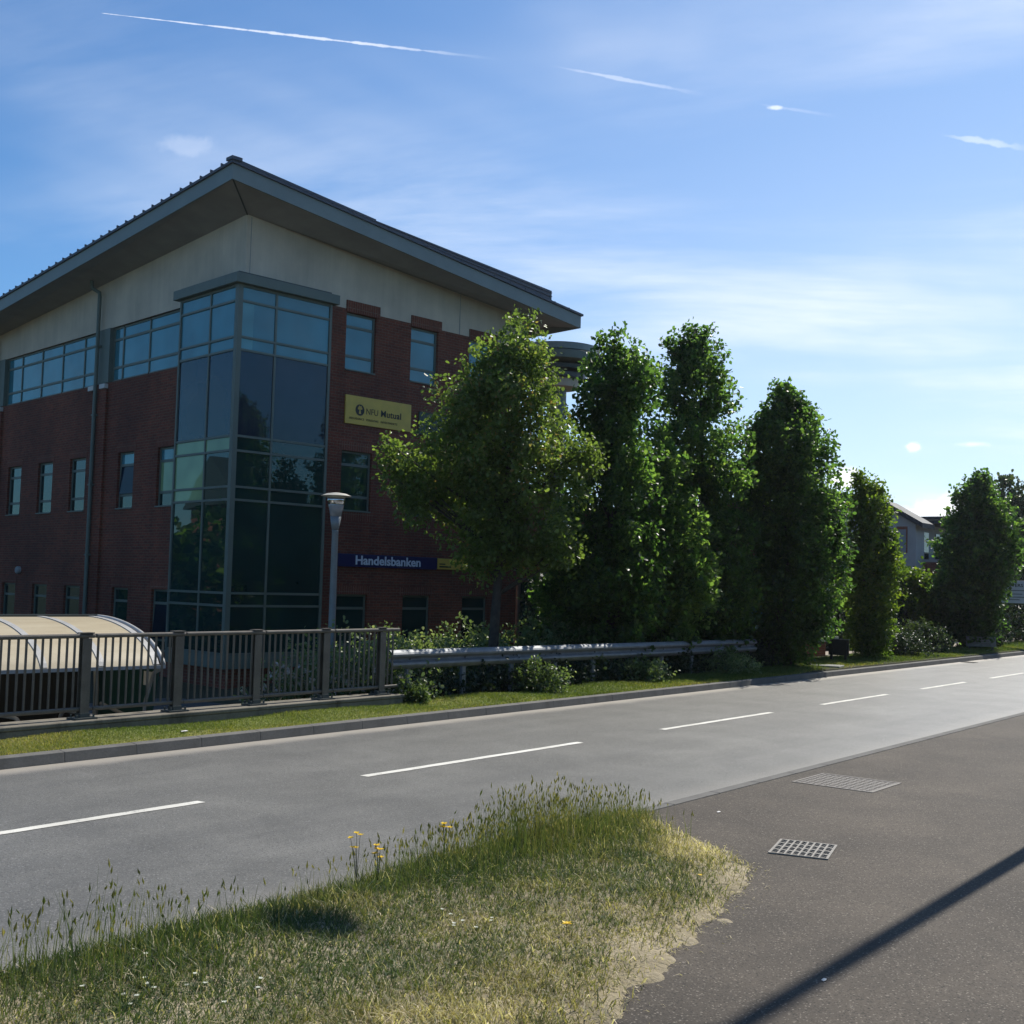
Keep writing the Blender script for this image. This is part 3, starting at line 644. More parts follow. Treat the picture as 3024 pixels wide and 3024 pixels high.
tree('maple_tree', 'olive green spreading tree with a bare dark trunk in front of the brick office', (18.6, 15.2), [(l[0], l[1], l[2] * .88, l[3] * .93) for l in MAPLE], M['leaf_maple'], 3700, 10, .085, .3, .125, .5, up=.25, spread=.07, z0=-.35, shift=-.7, drop=.1)
GO = 'upright oaks in a row behind the crash barrier'
tree('oak_tree', 'tall upright oak with two leafy sprigs poking above its top', (22.34, 14.8), OAK_A, M['leaf_oak'], 4200, 10, .108, .28, .11, .45, GO, z0=-.05, shift=-.7, wide=1.1, drop=.2)
tree('oak_tree', 'shorter bright green oak squeezed between two taller upright oaks', (23.84, 14.3), OAK_B, M['leaf_oak'], 2600, 10, .108, .28, .09, .7, GO, z0=.0, shift=-.5, wide=1.05, drop=.15)
tree('oak_tree', 'tallest narrow upright oak with a flat top', (26.3, 14.6), OAK_C, M['leaf_oak'], 3900, 10, .108, .28, .11, .45, GO, z0=.05, shift=-.6, wide=1.08, drop=.4)
tree('oak_tree', 'broad dark oak at the right end of the crash barrier', (28.05, 13.1), OAK_D, M['leaf_oak'], 5400, 10, .108, .28, .12, .4, GO, z0=.17, wide=1.06, drop=.4)
tree('oak_tree', 'slim yellow green columnar oak beside the wooden notice board', (33.99, 13.3), OAK_E, M['leaf_light'], 2200, 10, .105, .26, .09, .5, z0=.17)
tree('oak_tree', 'wide dark oak behind the low grey sign by the kerb', (44.85, 13.6), OAK_F, M['leaf_oak'], 4200, 9, .14, .32, .14, .42, z0=.17)
tree('birch_tree', 'tall hazy grey green tree at the right edge behind the wide dark oak', (69.94, 19.), BACK_G, M['leaf_far'], 1300, 8, .22, .45, .14, .55, z0=.16)
tree('young_tree', 'young bushy tree between the slim columnar oak and the wide dark oak', (44.73, 15.9), YOUNG_H, M['leaf_light'], 1400, 8, .14, .35, .06, .4, z0=.16)

# ------------------------------------------------------------------ shrubs
def shrub(name, label, base, lobes, mat, twigs, per, size, tl=.2, tone=.5, flowers=None, group=None, z0=None, cat='shrub', up=.5):
    bz = gz(*base) if z0 is None else z0
    t = empty(name, (base[0], base[1], bz)); tag(t, label, cat, group)
    C, Dn = lobe_points(lobes, twigs, .3)
    dirs = unit(Dn * .6 + np.array([0, 0, up]) + rng.normal(0, .4, Dn.shape)); k = C[:, 2] > .02; C = C[k]; dirs = dirs[k]
    V, F, T = leaf_cloud(C, dirs, per, tl, size, .035, np.clip(tone + .5 * (vn(C[:, 0] * 2, C[:, 2] * 2 + C[:, 1], 1.3) - .5), 0, 1))
    np_mesh('foliage', V, F, mat, T, t)
    mb = MB()
    for l in lobes:
        for q in range(5):
            tg = LAT * (l[0] + random.uniform(-.5, .5) * l[2]) + DEP * ((l[4] if len(l) > 4 else 0) + random.uniform(-.5, .5) * l[2]) + Vector((0, 0, max(.1, l[1] + random.uniform(0, .5) * l[3])))
            mb.tube([Vector((tg.x * .02, tg.y * .02, -.03)), Vector((tg.x * .6, tg.y * .6, tg.z * .45)), tg], [.012, .009, .003], 5)
    mb.build('stem', M['bark'], t)
    if flowers:
        fm, nf, fs, zmax = flowers
        i = rng.choice(len(C), nf); cc = C[i] + dirs[i] * tl * .8; kk = cc[:, 2] < zmax; cc = cc[kk]
        V, F, T = leaf_cloud(cc, unit(rng.normal(0, 1, cc.shape)), 7, .03, fs, .025, np.full(len(cc), .5))
        np_mesh('blossom', V, F, fm, T, t)
    return t
shrub('flowering_shrub', 'shrub with pale pink blossom behind the railing beside the lamp post', (13.35, 14.3), [(0, .75, .75, .8), (.6, .75, .6, .75), (-.75, .6, .5, .65), (1.1, .55, .5, .6)], M['leaf_shrub'], 1500, 7, .075, .25, .5, (M['petal_pink'], 800, .05, 1.3), z0=-.6)
shrub('leafy_shrub', 'leafy shrub under the office windows just past the end of the railing', (16.5, 15.8), [(-.9, .8, .5, .5), (-.2, .85, .6, .55), (.6, .88, .55, .52)], M['leaf_shrub'], 900, 8, .075, .25, .55, z0=-.5)
shrub('leafy_shrub', 'pointed leafy shrub directly left of the dark tree trunk', (18.0, 15.3), [(-.6, .72, .5, .55), (0, .9, .5, .62), (.3, .65, .4, .5)], M['leaf_shrub'], 800, 8, .08, .25, .55, z0=-.42)
shrub('leafy_shrub', 'leafy shrub between the dark tree trunk and the first upright oak', (19.8, 15.3), [(-.45, .78, .5, .5), (.25, .85, .55, .55), (.9, .78, .5, .5)], M['leaf_shrub'], 900, 8, .085, .25, .5, z0=-.3)
GS = 'low shrubs at the foot of the crash barrier'
shrub('low_shrub', 'small silvery shrub at the end of the concrete plinth under the barrier', (13.75, 12.98), [(0, .13, .22, .16), (.22, .1, .16, .12)], M['leaf_shrub'], 200, 7, .055, .12, .35, group=GS, z0=.14)
shrub('low_shrub', 'largest silvery leaved shrub under the middle of the crash barrier', (17.0, 13.05), [(-.3, .14, .32, .18), (.05, .24, .32, .25), (.38, .18, .3, .2)], M['leaf_shrub'], 420, 7, .06, .14, .35, group=GS, z0=.12)
shrub('low_shrub', 'sparse silvery shrub under the barrier below the tallest oak', (20.7, 13.1), [(0, .2, .4, .22), (.5, .15, .3, .2)], M['leaf_shrub'], 260, 7, .06, .13, .5, group=GS, z0=.12)
shrub('low_shrub', 'round silvery shrub under the right end of the crash barrier', (24.0, 13.15), [(-.3, .2, .4, .24), (.25, .25, .4, .28), (.7, .17, .3, .2)], M['leaf_shrub'], 420, 7, .065, .14, .55, group=GS, z0=.12)
# dark ground cover on the bank below and behind the barrier
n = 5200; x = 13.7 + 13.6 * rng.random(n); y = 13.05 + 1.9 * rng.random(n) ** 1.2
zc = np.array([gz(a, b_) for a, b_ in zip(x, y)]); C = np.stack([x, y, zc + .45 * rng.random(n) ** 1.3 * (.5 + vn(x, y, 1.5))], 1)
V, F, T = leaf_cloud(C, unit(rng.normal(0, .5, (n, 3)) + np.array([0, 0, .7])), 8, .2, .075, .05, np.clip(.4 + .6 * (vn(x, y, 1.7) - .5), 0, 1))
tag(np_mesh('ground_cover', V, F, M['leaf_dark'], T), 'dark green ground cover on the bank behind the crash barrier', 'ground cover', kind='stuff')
shrub('brown_bush', 'low brown bush at the foot of the slim columnar oak', (36.3, 13.7), [(-.5, .3, .55, .32), (.3, .32, .6, .36), (1.0, .28, .5, .3)], M['leaf_dark'], 700, 8, .07, .15, .75, z0=.18)
shrub('grey_bush', 'rounded grey green bush right of the low brown bush', (39.3, 13.6), [(0, .42, .6, .5), (.5, .35, .45, .42)], M['leaf_far'], 600, 8, .08, .15, .35, z0=.18)
shrub('small_bush', 'small dark bush on the right of the low grey sign', (47.0, 13.5), [(0, .3, .6, .36)], M['leaf_dark'], 360, 8, .09, .15, .6, z0=.18)
n = 1500; C = np.stack([rng.uniform(49.5, 72, n), rng.uniform(13.6, 16.5, n), .2 + 2.0 * rng.random(n)], 1)
V, F, T = leaf_cloud(C, unit(rng.normal(0, .6, (n, 3)) + np.array([0, 0, .4])), 9, .4, .2, .1, np.clip(.3 + .5 * (vn(C[:, 0], C[:, 2], 1.) - .5), 0, 1))
tag(np_mesh('dark_hedge', V, F, M['leaf_dark'], T), 'dark clipped hedge under the big pale sign at the right edge', 'hedge')
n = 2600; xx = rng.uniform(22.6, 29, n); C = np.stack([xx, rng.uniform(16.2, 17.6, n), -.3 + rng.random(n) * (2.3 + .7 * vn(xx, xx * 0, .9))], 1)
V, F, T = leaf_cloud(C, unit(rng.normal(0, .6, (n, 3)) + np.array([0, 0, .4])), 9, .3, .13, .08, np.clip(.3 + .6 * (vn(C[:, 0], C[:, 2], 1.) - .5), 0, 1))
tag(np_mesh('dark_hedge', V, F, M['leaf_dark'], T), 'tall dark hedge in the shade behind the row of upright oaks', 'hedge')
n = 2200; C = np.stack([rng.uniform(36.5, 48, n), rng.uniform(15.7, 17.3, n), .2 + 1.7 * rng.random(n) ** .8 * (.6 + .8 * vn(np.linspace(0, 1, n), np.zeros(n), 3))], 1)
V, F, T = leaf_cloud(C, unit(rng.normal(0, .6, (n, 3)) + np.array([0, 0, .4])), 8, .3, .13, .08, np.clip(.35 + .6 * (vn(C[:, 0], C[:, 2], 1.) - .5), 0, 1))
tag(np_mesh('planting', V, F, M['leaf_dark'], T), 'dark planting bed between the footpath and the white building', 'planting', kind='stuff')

# ------------------------------------------------------------------ wild flowers on the island
def flower(name, label, x, y, stems, mat, size, group=None):
    z = float(isl_z(np.array([x]), np.array([y]))[0])
    t = empty(name, (x, y, z)); tag(t, label, 'flower', group)
    mb = MB(); cs = []
    for dx, dy, h in stems:
        mb.tube([(0, 0, -.01), (dx * .4, dy * .4, h * .55), (dx, dy, h)], [.0026, .002, .0014], 5); cs.append((dx, dy, h))
    mb.build('stem', M['stemgreen'], t)
    for c_ in cs:
        pet = MB(); n_ = 11
        for k in range(n_):
            a = 2 * math.pi * k / n_; r_ = size * random.uniform(.85, 1.1); w_ = size * .3
            d = Vector((math.cos(a), math.sin(a), random.uniform(.1, .45))); s_ = Vector((-math.sin(a), math.cos(a), 0)) * w_; c0_ = Vector(c_)
            pet.add([c0_, c0_ + d * r_ * .6 + s_, c0_ + d * r_, c0_ + d * r_ * .6 - s_], [(0, 1, 2, 3)])
        pet.lathe([(size * .3, .0), (size * .32, size * .12), (size * .12, size * .2)], c_, 8)
        pet.build('flower_head', mat, t)
M['stemgreen'] = pmat('flower_stem', (.06, .09, .03), .8, .2, 9.)
flower('hawkbit_plant', 'tallest yellow hawkbit on branching stems at the road edge of the grass', 5.62, 5.72, [(-.05, .02, .34), (-.015, 0, .37), (.03, .01, .35), (-.045, .0, .28), (-.01, .01, .27)], M['petal_yellow'], .024)
flower('hawkbit_plant', 'yellow hawkbit cluster low beside the tallest branching one', 5.72, 5.62, [(-.01, 0, .25), (.025, .01, .24), (.0, .02, .27), (.02, 0, .19), (-.03, .01, .22)], M['petal_yellow'], .028)
flower('hawkbit_plant', 'pair of yellow hawkbit heads among the tall seeding grass', 6.4, 5.62, [(-.03, 0, .3), (-.01, .01, .32), (.03, -.01, .29)], M['petal_yellow'], .028)
flower('dandelion', 'single yellow dandelion low in the middle of the short grass', 5.62, 3.98, [(0, 0, .07)], M['petal_yellow'], .032)
flower('dandelion', 'yellow dandelion near the dry right edge of the grass', 7.32, 4.05, [(0, 0, .06)], M['petal_yellow'], .018)
for q in range(26):
    if q < 18: xx, yy = 3.55 + random.gauss(0, .3), 4.75 + random.gauss(0, .28)
    else: xx, yy = 5.4 + random.gauss(0, .15), 4.55 + random.gauss(0, .12)
    flower('daisy', 'tiny white daisy open in the short grass', xx, yy, [(random.uniform(-.01, .01), 0, random.uniform(.025, .05))], M['petal_white'], .014, 'white daisies in the grass')
# ------------------------------------------------------------------ lettering
def lettering(text, size, mat, parent, loc, rot, extr=.004, offset=0., sxy=(1, 1), name='lettering', align='LEFT', space=1.):
    cu = bpy.data.curves.new('t', 'FONT'); cu.body = text; cu.size = size; cu.extrude = extr; cu.offset = offset; cu.align_x = align; cu.resolution_u = 3; cu.space_character = space
    to = bpy.data.objects.new('t', cu); COL.objects.link(to)
    dg = bpy.context.evaluated_depsgraph_get(); me = bpy.data.meshes.new_from_object(to.evaluated_get(dg))
    bpy.data.objects.remove(to); bpy.data.curves.remove(cu)
    me.name = name; me.materials.clear(); me.materials.append(mat)
    o = bpy.data.objects.new(name, me); COL.objects.link(o); o.parent = parent; o.location = loc; o.rotation_euler = rot; o.scale = (sxy[0], sxy[1], 1)
    return o

# ------------------------------------------------------------------ the brick office
BO = (17.623, 22.491, 0.0); BA = -0.11663
G0 = -.75
off = empty('office_building', BO, BA)
tag(off, 'three storey red brick office with a glazed corner bay and wide sloping eaves', 'building')
off['group'] = 'buildings across the road'
F2 = lambda u, d, z: (u, d, z)       # road facade: u along it, d into the building
F1 = lambda u, d, z: (d, u, z)       # side facade
def wall_cells(mb, fm, u0, u1, z0, z1, ops, depth=.13):
    us = sorted({u0, u1, *[v for o in ops for v in (o[0], o[1]) if u0 < v < u1]}); zs = sorted({z0, z1, *[v for o in ops for v in (o[2], o[3]) if z0 < v < z1]})
    for a, b in zip(us, us[1:]):
        for c, d in zip(zs, zs[1:]):
            mu, mz = (a + b) / 2, (c + d) / 2
            if any(o[0] < mu < o[1] and o[2] < mz < o[3] for o in ops): continue
            mb.add([fm(a, 0, c), fm(b, 0, c), fm(b, 0, d), fm(a, 0, d)], [(0, 1, 2, 3)])
    for a, b, c, d in ops:
        mb.add([fm(a, 0, c), fm(b, 0, c), fm(b, 0, d), fm(a, 0, d), fm(a, depth, c), fm(b, depth, c), fm(b, depth, d), fm(a, depth, d)],
               [(0, 1, 5, 4), (1, 2, 6, 5), (2, 3, 7, 6), (3, 0, 4, 7)])
def fbox(mb, fm, u0, u1, d0, d1, z0, z1):
    a = fm(u0, d0, z0); b = fm(u1, d1, z1)
    mb.box(tuple(min(p, q) for p, q in zip(a, b)), tuple(max(p, q) for p, q in zip(a, b)))
def window(fm, u0, u1, z0, z1, panes, parent=off, top=.36, bot=.4, tilt=0., sill=True, mids=()):
    """frame with transoms; each pane a sub-part"""
    e = .055; mb = MB(); d0, d1 = .075, .135
    fbox(mb, fm, u0 + .003, u0 + e, d0, d1, z0 + .003, z1 - .003); fbox(mb, fm, u1 - e, u1 - .003, d0, d1, z0 + .003, z1 - .003)
    cols = [u0 + e] + [v for m_ in mids for v in (m_ - .03, m_ + .03)] + [u1 - e]
    for m_ in mids: fbox(mb, fm, m_ - .03, m_ + .03, d0, d1, z0 + e, z1 - e)
    rows = [(z0 + e, z0 + bot - .035), (z0 + bot + .035, z1 - top - .035), (z1 - top + .035, z1 - e)]
    for za, zb in ((z0 + .003, z0 + e), (z1 - e, z1 - .003), (z0 + bot - .035, z0 + bot + .035), (z1 - top - .035, z1 - top + .035)):
        for ca, cb in zip(cols[::2], cols[1::2]): fbox(mb, fm, ca, cb, d0 + .002, d1, za, zb)
    if sill: fbox(mb, fm, u0 + .004, u1 - .004, -.03, d0, z0 + .004, z0 + .04)
    w_ = mb.build('window', M['alu'], parent)
    for ri, (za, zb) in enumerate(rows):
        for ca, cb in zip(cols[::2], cols[1::2]):
            pm = MB()
            if tilt and ri == 1:
                o_ = -.25 * tilt
                pm.add([fm(ca, d0 + .02 + o_, za), fm(cb, d0 + .02 + o_, za), fm(cb, d0 + .03, zb), fm(ca, d0 + .03, zb), fm(ca, d0 + .06 + o_, za), fm(cb, d0 + .06 + o_, za), fm(cb, d0 + .07, zb), fm(ca, d0 + .07, zb)],
                       [f if fm is F2 else f[::-1] for f in [(0, 1, 2, 3), (4, 7, 6, 5), (0, 4, 5, 1), (1, 5, 6, 2), (2, 6, 7, 3), (3, 7, 4, 0)]])
            else: fbox(pm, fm, ca, cb, d0 + .025, d0 + .045, za, zb)
            pm.build('pane', M[panes[ri]], w_)
    return w_
U2 = [(3.08, 4.07), (5.28, 6.27), (7.46, 8.45)]
Z2, Z1, Z0 = (7.57, 9.11), (3.88, 5.47), (.12, 1.73)
ops2 = [(a, b, *z) for a, b in U2 for z in (Z2, Z1, Z0)]
U1 = [(2.75, 3.95), (5.26, 6.2), (8.22, 9.27), (10.47, 11.53), (12.83, 13.88), (15.9, 16.9), (18, 19)]
ops1 = [(a, b, *z) for a, b in U1 for z in (Z1, Z0)]
mb = MB(); wall_cells(mb, F2, 2.36, 9.6, G0, 9.19, ops2)
fbox(mb, F2, .05, 2.355, .02, .1, G0, 9.19)
mb.add([(9.6, 0, G0), (9.6, 22, G0), (9.6, 22, 9.3), (9.6, 0, 9.19)], [(0, 1, 2, 3)])
wall_cells(mb, F1, 2.4, 22, G0, 7.53, ops1)
fbox(mb, F1, .05, 2.395, .02, .1, G0, 7.53)
mb.build('brick_wall', M['brick'], off)
s2, s1 = .083, .063
mb = MB()                                                        # cream render below the eaves
mb.add([(0, 0, 9.19), (9.6, 0, 9.19), (9.6, 0, 10.94 - s2 * 9.6), (0, 0, 10.94)], [(0, 1, 2, 3)])
mb.add([(0, 0, 9.1), (0, 22, 9.1), (0, 22, 10.94 - s1 * 22), (0, 0, 10.94)], [(0, 3, 2, 1)])
mb.add([(9.6, 0, 9.19), (9.6, 22, 9.19), (9.6, 22, 10.94 - s2 * 9.6 - s1 * 22 + 1.2), (9.6, 0, 10.94 - s2 * 9.6)], [(0, 1, 2, 3)])
mb.build('render_wall', M['rend'], off)
mb = MB(); fbox(mb, F2, 7.05, 7.07, -.012, .0, 9.19, 10.33); fbox(mb, F2, .12, .135, -.008, 0, 9.42, 10.9); mb.build('movement_joint', M['soffit'], off)
for a, b in U2:
    mb = MB(); fbox(mb, F2, a - .02, b + .1, -.03, .04, 9.115, 9.42); mb.build('lintel', M['soldier'], off)
    for z in (Z1, Z0):
        mb = MB(); fbox(mb, F2, a - .1, b + .1, -.008, .05, z[1] + .004, z[1] + .225); mb.build('lintel', M['soldier'], off)
        mb = MB(); fbox(mb, F2, a - .1, b + .1, -.008, .05, z[0] - .23, z[0] - .004); mb.build('brick_sill', M['soldier'], off)
for a, b in U1[:5]:
    for z in (Z1, Z0):
        mb = MB(); fbox(mb, F1, a - .1, b + .1, -.008, .05, z[1] + .004, z[1] + .225); mb.build('lintel', M['soldier'], off)
for a, b in U2:
    window(F2, a, b, *Z2, ['glass_teal'] * 3)
    window(F2, a, b, *Z1, ['glass_dark'] * 3)
    window(F2, a, b, *Z0, ['glass_dark', 'glass_dark', 'glass_dark'], bot=.3)
for i, (a, b) in enumerate(U1):
    window(F1, a, b, *Z1, ['glass_dark', 'glass_blind' if i == 0 else 'glass_dim' if i == 1 else 'glass_dark', 'glass_teal' if i < 2 else 'glass_dark'], tilt=.22 if i == 1 else 0)
    window(F1, a, b, *Z0, ['glass_dark', 'glass_dim' if i == 0 else 'glass_dark', 'glass_dark'], bot=.3, tilt=.25 if i == 0 else 0)
# ribbon window under the eaves on the side facade
for a, b, mids in ((2.45, 6.95, (4.82, 6.36)), (7.72, 14.5, (8.81, 10.31, 11.83, 13.37)), (15.3, 21.5, (16.8, 18.3, 19.8))):
    window(F1, a, b, 7.535, 9.098, ['glass_teal'] * 3, mids=mids, sill=False)
for a, b in ((6.955, 7.715), (14.505, 15.295)):
    mb = MB(); fbox(mb, F1, a, b, -.05, .08, 7.535, 9.098); mb.build('cladding_panel', M['alu'], off)
    mb = MB(); fbox(mb, F1, a + .03, b - .04, -.075, -.004, G0, 7.36); mb.build('pilaster', M['brick'], off)
    for c_ in (a + .06, b + .02):
        mb = MB(); fbox(mb, F1, c_, c_ + .34, -.12, -.003, 7.365, 7.5); mb.build('padstone', M['white'], off, bevel=.008)
    mb = MB(); x_ = -.15; yb2 = b - .2
    zt = 10.94 - s1 * yb2 + .02
    mb.tube([(x_, yb2, G0), (x_, yb2, zt - .42), (x_ - .0, yb2 + .03, zt - .3), (x_ - .15, yb2 + .17, zt - .18), (x_ - .17, yb2 + .2, zt + .05)], .055, 12)
    for zc_ in (.6, 2.6, 4.6, 6.6, 8.6): mb.box((x_ - .06, yb2 - .075, zc_), (-.004, yb2 + .075, zc_ + .05))
    mb.build('downpipe', M['alu'], off, smooth=False)
mb = MB(); mb.lathe([(.12, 0), (.12, .08), (.09, .12)], (0, 0, 0), 16); o = mb.build('wall_vent', M['soffit'], off); o.location = (-.002, 12.55, 2.14); o.rotation_euler = (0, R(-90), 0)

# corner bay
bay = MB(); P_ = .38; UR, BL = 2.35, 2.39
lv = [.28, 1.42, 1.72, 3.93, 4.24, 5.10, 5.45, 7.52, 7.83, 8.70, 9.06]
def bayf(a, b): return [(a, b)]
for fm, end, mid in ((F2, UR, .70), (F1, BL, .90)):
    fbox(bay, fm, -P_ + .125, end, -P_, -P_ + .1, -.06, .27)                      # base trim
    for z in lv: fbox(bay, fm, -P_ + .125, end - .075, -P_, -P_ + .09, z - .028, z + .028)
    fbox(bay, fm, end - .07, end, -P_ - .005, .02, .275, 9.09)
    for za, zb in zip(lv, lv[1:]): fbox(bay, fm, mid - .028, mid + .028, -P_ + .004, -P_ + .09, za + .029, zb - .029)
    fbox(bay, fm, -.1, end - .02, -P_ + .12, .0, 9.0, 9.06)
bay.box((-P_ - .012, -P_ - .012, -.06), (-P_ + .12, -P_ + .12, 9.09))
bo = bay.build('corner_bay', M['alu'], off)
for fm, end, mid, nm in ((F2, UR, .70, 2), (F1, BL, .90, 1)):
    for i, (za, zb) in enumerate(zip(lv, lv[1:])):
        for j, (ua, ub) in enumerate(((-P_ + .125, mid - .029), (mid + .029, end - .075))):
            mt = 'glass_teal' if za >= 7.5 else 'glass_navy' if i in (6,) else 'glass_dark'
            if i in (3, 4, 5): mt = 'glass_dark'
            if i == 2: mt = 'glass_dark'
            if nm == 1 and i in (3, 4, 5) and j == 1: mt = 'glass_blind'
            if nm == 1 and i == 5 and j == 0: mt = 'glass_blind'
            if nm == 2 and j == 0 and i in (7, 8):                # the left part of these two panes has a pale room wall behind
                us_ = ua + (ub - ua) * .36; pm = MB(); fbox(pm, fm, ua, us_ - .001, -P_ + .03, -P_ + .05, za + .029, zb - .029); pm.build('pane', M['glass_pale'], bo); ua = us_
            pm = MB(); fbox(pm, fm, ua, ub, -P_ + .03, -P_ + .05, za + .029, zb - .029); pm.build('pane', M[mt], bo)
mb = MB(); mb.box((-P_ - .14, -P_ - .14, 9.093), (UR + .13, .0 - .002, 9.33)); mb.box((-P_ - .14, -.001, 9.093), (-.002, BL + .13, 9.33)); mb.build('bay_cap', M['alu'], off, bevel=.01)
mb = MB(); mb.box((-P_ - .02, -P_ - .02, 9.334), (UR - .05, -.002, 9.39)); mb.box((-P_ - .02, -.001, 9.334), (-.002, BL - .05, 9.39)); mb.build('bay_cap_flashing', M['alu_dark'], off)
mb = MB(); mb.box((-.2, -.2, G0), (UR - .1, .01, -.065)); mb.box((-.2, .012, G0), (.015, BL - .1, -.065)); mb.build('bay_plinth', M['brick'], off)

# eaves: two soffit facets, fascia and roof
A0 = (-1.1, -1.12); ZA = 11.26; t2, t1 = .113, .08; AE = 10.9; BE = 22.8; FH = .37
def fz_(a, b): return ZA - t2 * (a + 1.1) - t1 * (b + 1.12)
mb = MB(); wt = lambda a, b: 10.94 - s2 * a - s1 * b
mb.add([(-1.1, -1.12, ZA), (AE, -1.12, fz_(AE, -1.12)), (AE, 0, wt(9.6, 0) - .05), (9.6, 0, wt(9.6, 0)), (0, 0, 10.94)], [(0, 4, 3, 2, 1)])
mb.add([(-1.1, -1.12, ZA), (0, 0, 10.94), (0, 22, wt(0, 22)), (-1.1, BE, fz_(-1.1, BE))], [(0, 3, 2, 1)])
mb.add([(AE, 0, wt(9.6, 0) - .05), (AE, 22, wt(9.6, 22) + 1), (9.6, 22, wt(9.6, 22) + 1), (9.6, 0, wt(9.6, 0))], [(0, 1, 2, 3)])
mb.build('soffit', M['soffit'], off)
mb = MB(); mb.bar((-1.1, -1.12, ZA - .01), (0, 0, 10.93), .03, .02); mb.build('soffit_joint', M['alu_dark'], off)
mb = MB(); e = .04
def fascia(p, q, out):
    o_ = Vector(out) * e; p = Vector(p); q = Vector(q); up = Vector((0, 0, FH))
    mb.add([p, q, q + up, p + up, p + o_ , q + o_, q + o_ + up, p + o_ + up], [(0, 1, 2, 3), (4, 7, 6, 5), (0, 4, 5, 1), (1, 5, 6, 2), (2, 6, 7, 3), (3, 7, 4, 0)])
fascia((-1.1 - e, -1.12, ZA - .012), (AE, -1.12, fz_(AE, -1.12) - .012), (0, -1, 0))
fascia((-1.1, -1.12, ZA - .012), (-1.1, BE, fz_(-1.1, BE) - .012), (-1, 0, 0))
fascia((AE, -1.12 - e, fz_(AE, -1.12) - .012), (AE, 22, wt(9.6, 22) + 1), (1, 0, 0))
mb.build('fascia', M['fascia'], off)
rf = MB(); q0 = .05
def top_(a, b): return fz_(a, b) + FH
rf.prism([(-1.1 - e - q0, -1.12 - e - q0, top_(-1.1, -1.12) - .01), (AE + e + .06, -1.12 - e - q0, top_(AE, -1.12) - .01), (AE + e + .06, BE, top_(AE, BE) + 1.), (-1.1 - e - q0, BE, top_(-1.1, BE) - .01)], (0, 0, .06))
b = -1.2
while b < BE:                                                     # standing seams running away from the side verge
    rf.bar((-1.1 - e - q0 - .015, b, top_(-1.1, b) + .07), (3, b, top_(3, b) + .09), .03, .06); b += .47
for a in np.arange(-.2, 10.9, .62): rf.bar((a, -1.12 - e - q0 - .015, top_(a, -1.12) + .05), (a, 3, top_(a, 3) + .12), .03, .035)
rf.box((-1.22, -1.25, top_(-1.1, -1.12) + .05), (-.95, -.98, top_(-1.1, -1.12) + .13))
ro = rf.build('roof', M['roofm'], off)
mb = MB()                                                        # upper roof sheet standing back behind the road-side fascia
zr0 = top_(-.9, -.9) + .05; zr1 = top_(9.85, -.9) + .06
mb.prism([(-.7, -.95, zr0), (9.85, -.95, zr1), (9.85, -.95, zr1 + .42), (-.7, -.95, zr0 + .03)], (0, 1.5, -.35))
for k in range(3):
    f = .3 + .27 * k; mb.bar((1 + k, -.965, lerp(zr0, zr1, (1.9 + k) / 10.75) + f * (.04 + .38 * (1.9 + k) / 10.75)), (9.85, -.965, zr1 + .42 * f), .02, .02)
mb.build('upper_roof', M['roofm'], off)

# entrance with glazed screen at the right end
ent = MB()
for a in (9.72, 11.05): ent.box((a - .05, -.05, G0), (a + .05, .05, 2.2))
ent.box((9.67, -.045, 2.2), (11.1, .045, 2.3)); ent.box((9.77, -.03, 1.6), (11.0, .03, 1.64))
for z in (1.02, .83, .62, .4, .2): ent.box((9.77, -.035, z), (11.0, -.005, z + .035))
eo = ent.build('entrance_screen', M['rail'], off)
mb = MB(); mb.box((9.77, .01, G0), (11.0, .03, 2.19)); mb.build('pane', M['glass_dark'], eo)
mb = MB()
for k in range(5): mb.box((9.85 + k * .22, -.06, 2.24), (9.97 + k * .22, -.048, 2.27))
mb.build('sign_light', M['white'], eo)

mb = MB(); mb.box((9.62, 4.0, G0), (15.5, 12., 5.4)); sw = mb.build('stair_wing', M['brick'], off)
mb = MB(); mb.box((9.63, 3.7, 5.403), (15.8, 12.3, 5.6)); mb.build('wing_roof', M['alu_dark'], sw)
mb = MB(); mb.box((10.4, 3.95, .3), (13.6, 3.998, 3.4)); mb.build('wing_glazing', M['glass_dark'], sw)
# round stair-tower canopy at the far corner
CT = BO[0] + 13.0 * math.cos(BA) - 1.69 * math.sin(BA), BO[1] + 13.0 * math.sin(BA) + 1.69 * math.cos(BA)
can = empty('round_canopy', (CT[0], CT[1], gz(*CT))); tag(can, 'grey stacked disc canopy on a round column beyond the brick office', 'canopy')
zb = gz(*CT)
mb = MB(); mb.lathe([(.13, -zb + 8.0), (.13, -zb + 10.18), (.11, -zb + 10.2)], (0, 0, 0), 16); mb.build('mast', M['soffit'], can, smooth=False)
mb = MB(); mb.lathe([(.2, 9.8 - zb), (1.35, 9.71 - zb), (1.4, 9.72 - zb), (1.4, 9.93 - zb), (.3, 9.99 - zb)], (0, 0, 0), 40); mb.build('upper_disc', M['fascia'], can)
mb = MB(); mb.lathe([(.2, 9.32 - zb), (1.45, 9.39 - zb), (1.5, 9.41 - zb), (1.5, 9.655 - zb), (1.36, 9.7 - zb)], (0, 0, 0), 40); mb.build('lower_disc', M['alu'], can)
mb = MB(); mb.lathe([(.9, 9.14 - zb), (1.1, 9.16 - zb), (1.1, 9.3 - zb)], (0, 0, 0), 32); mb.build('light_ring', M['alu_dark'], can)
mb = MB(); mb.lathe([(.6, 8.88 - zb), (.95, 8.9 - zb), (.95, 9.06 - zb), (.6, 9.08 - zb)], (0, 0, 0), 32); mb.build('collar', M['alu_dark'], can)
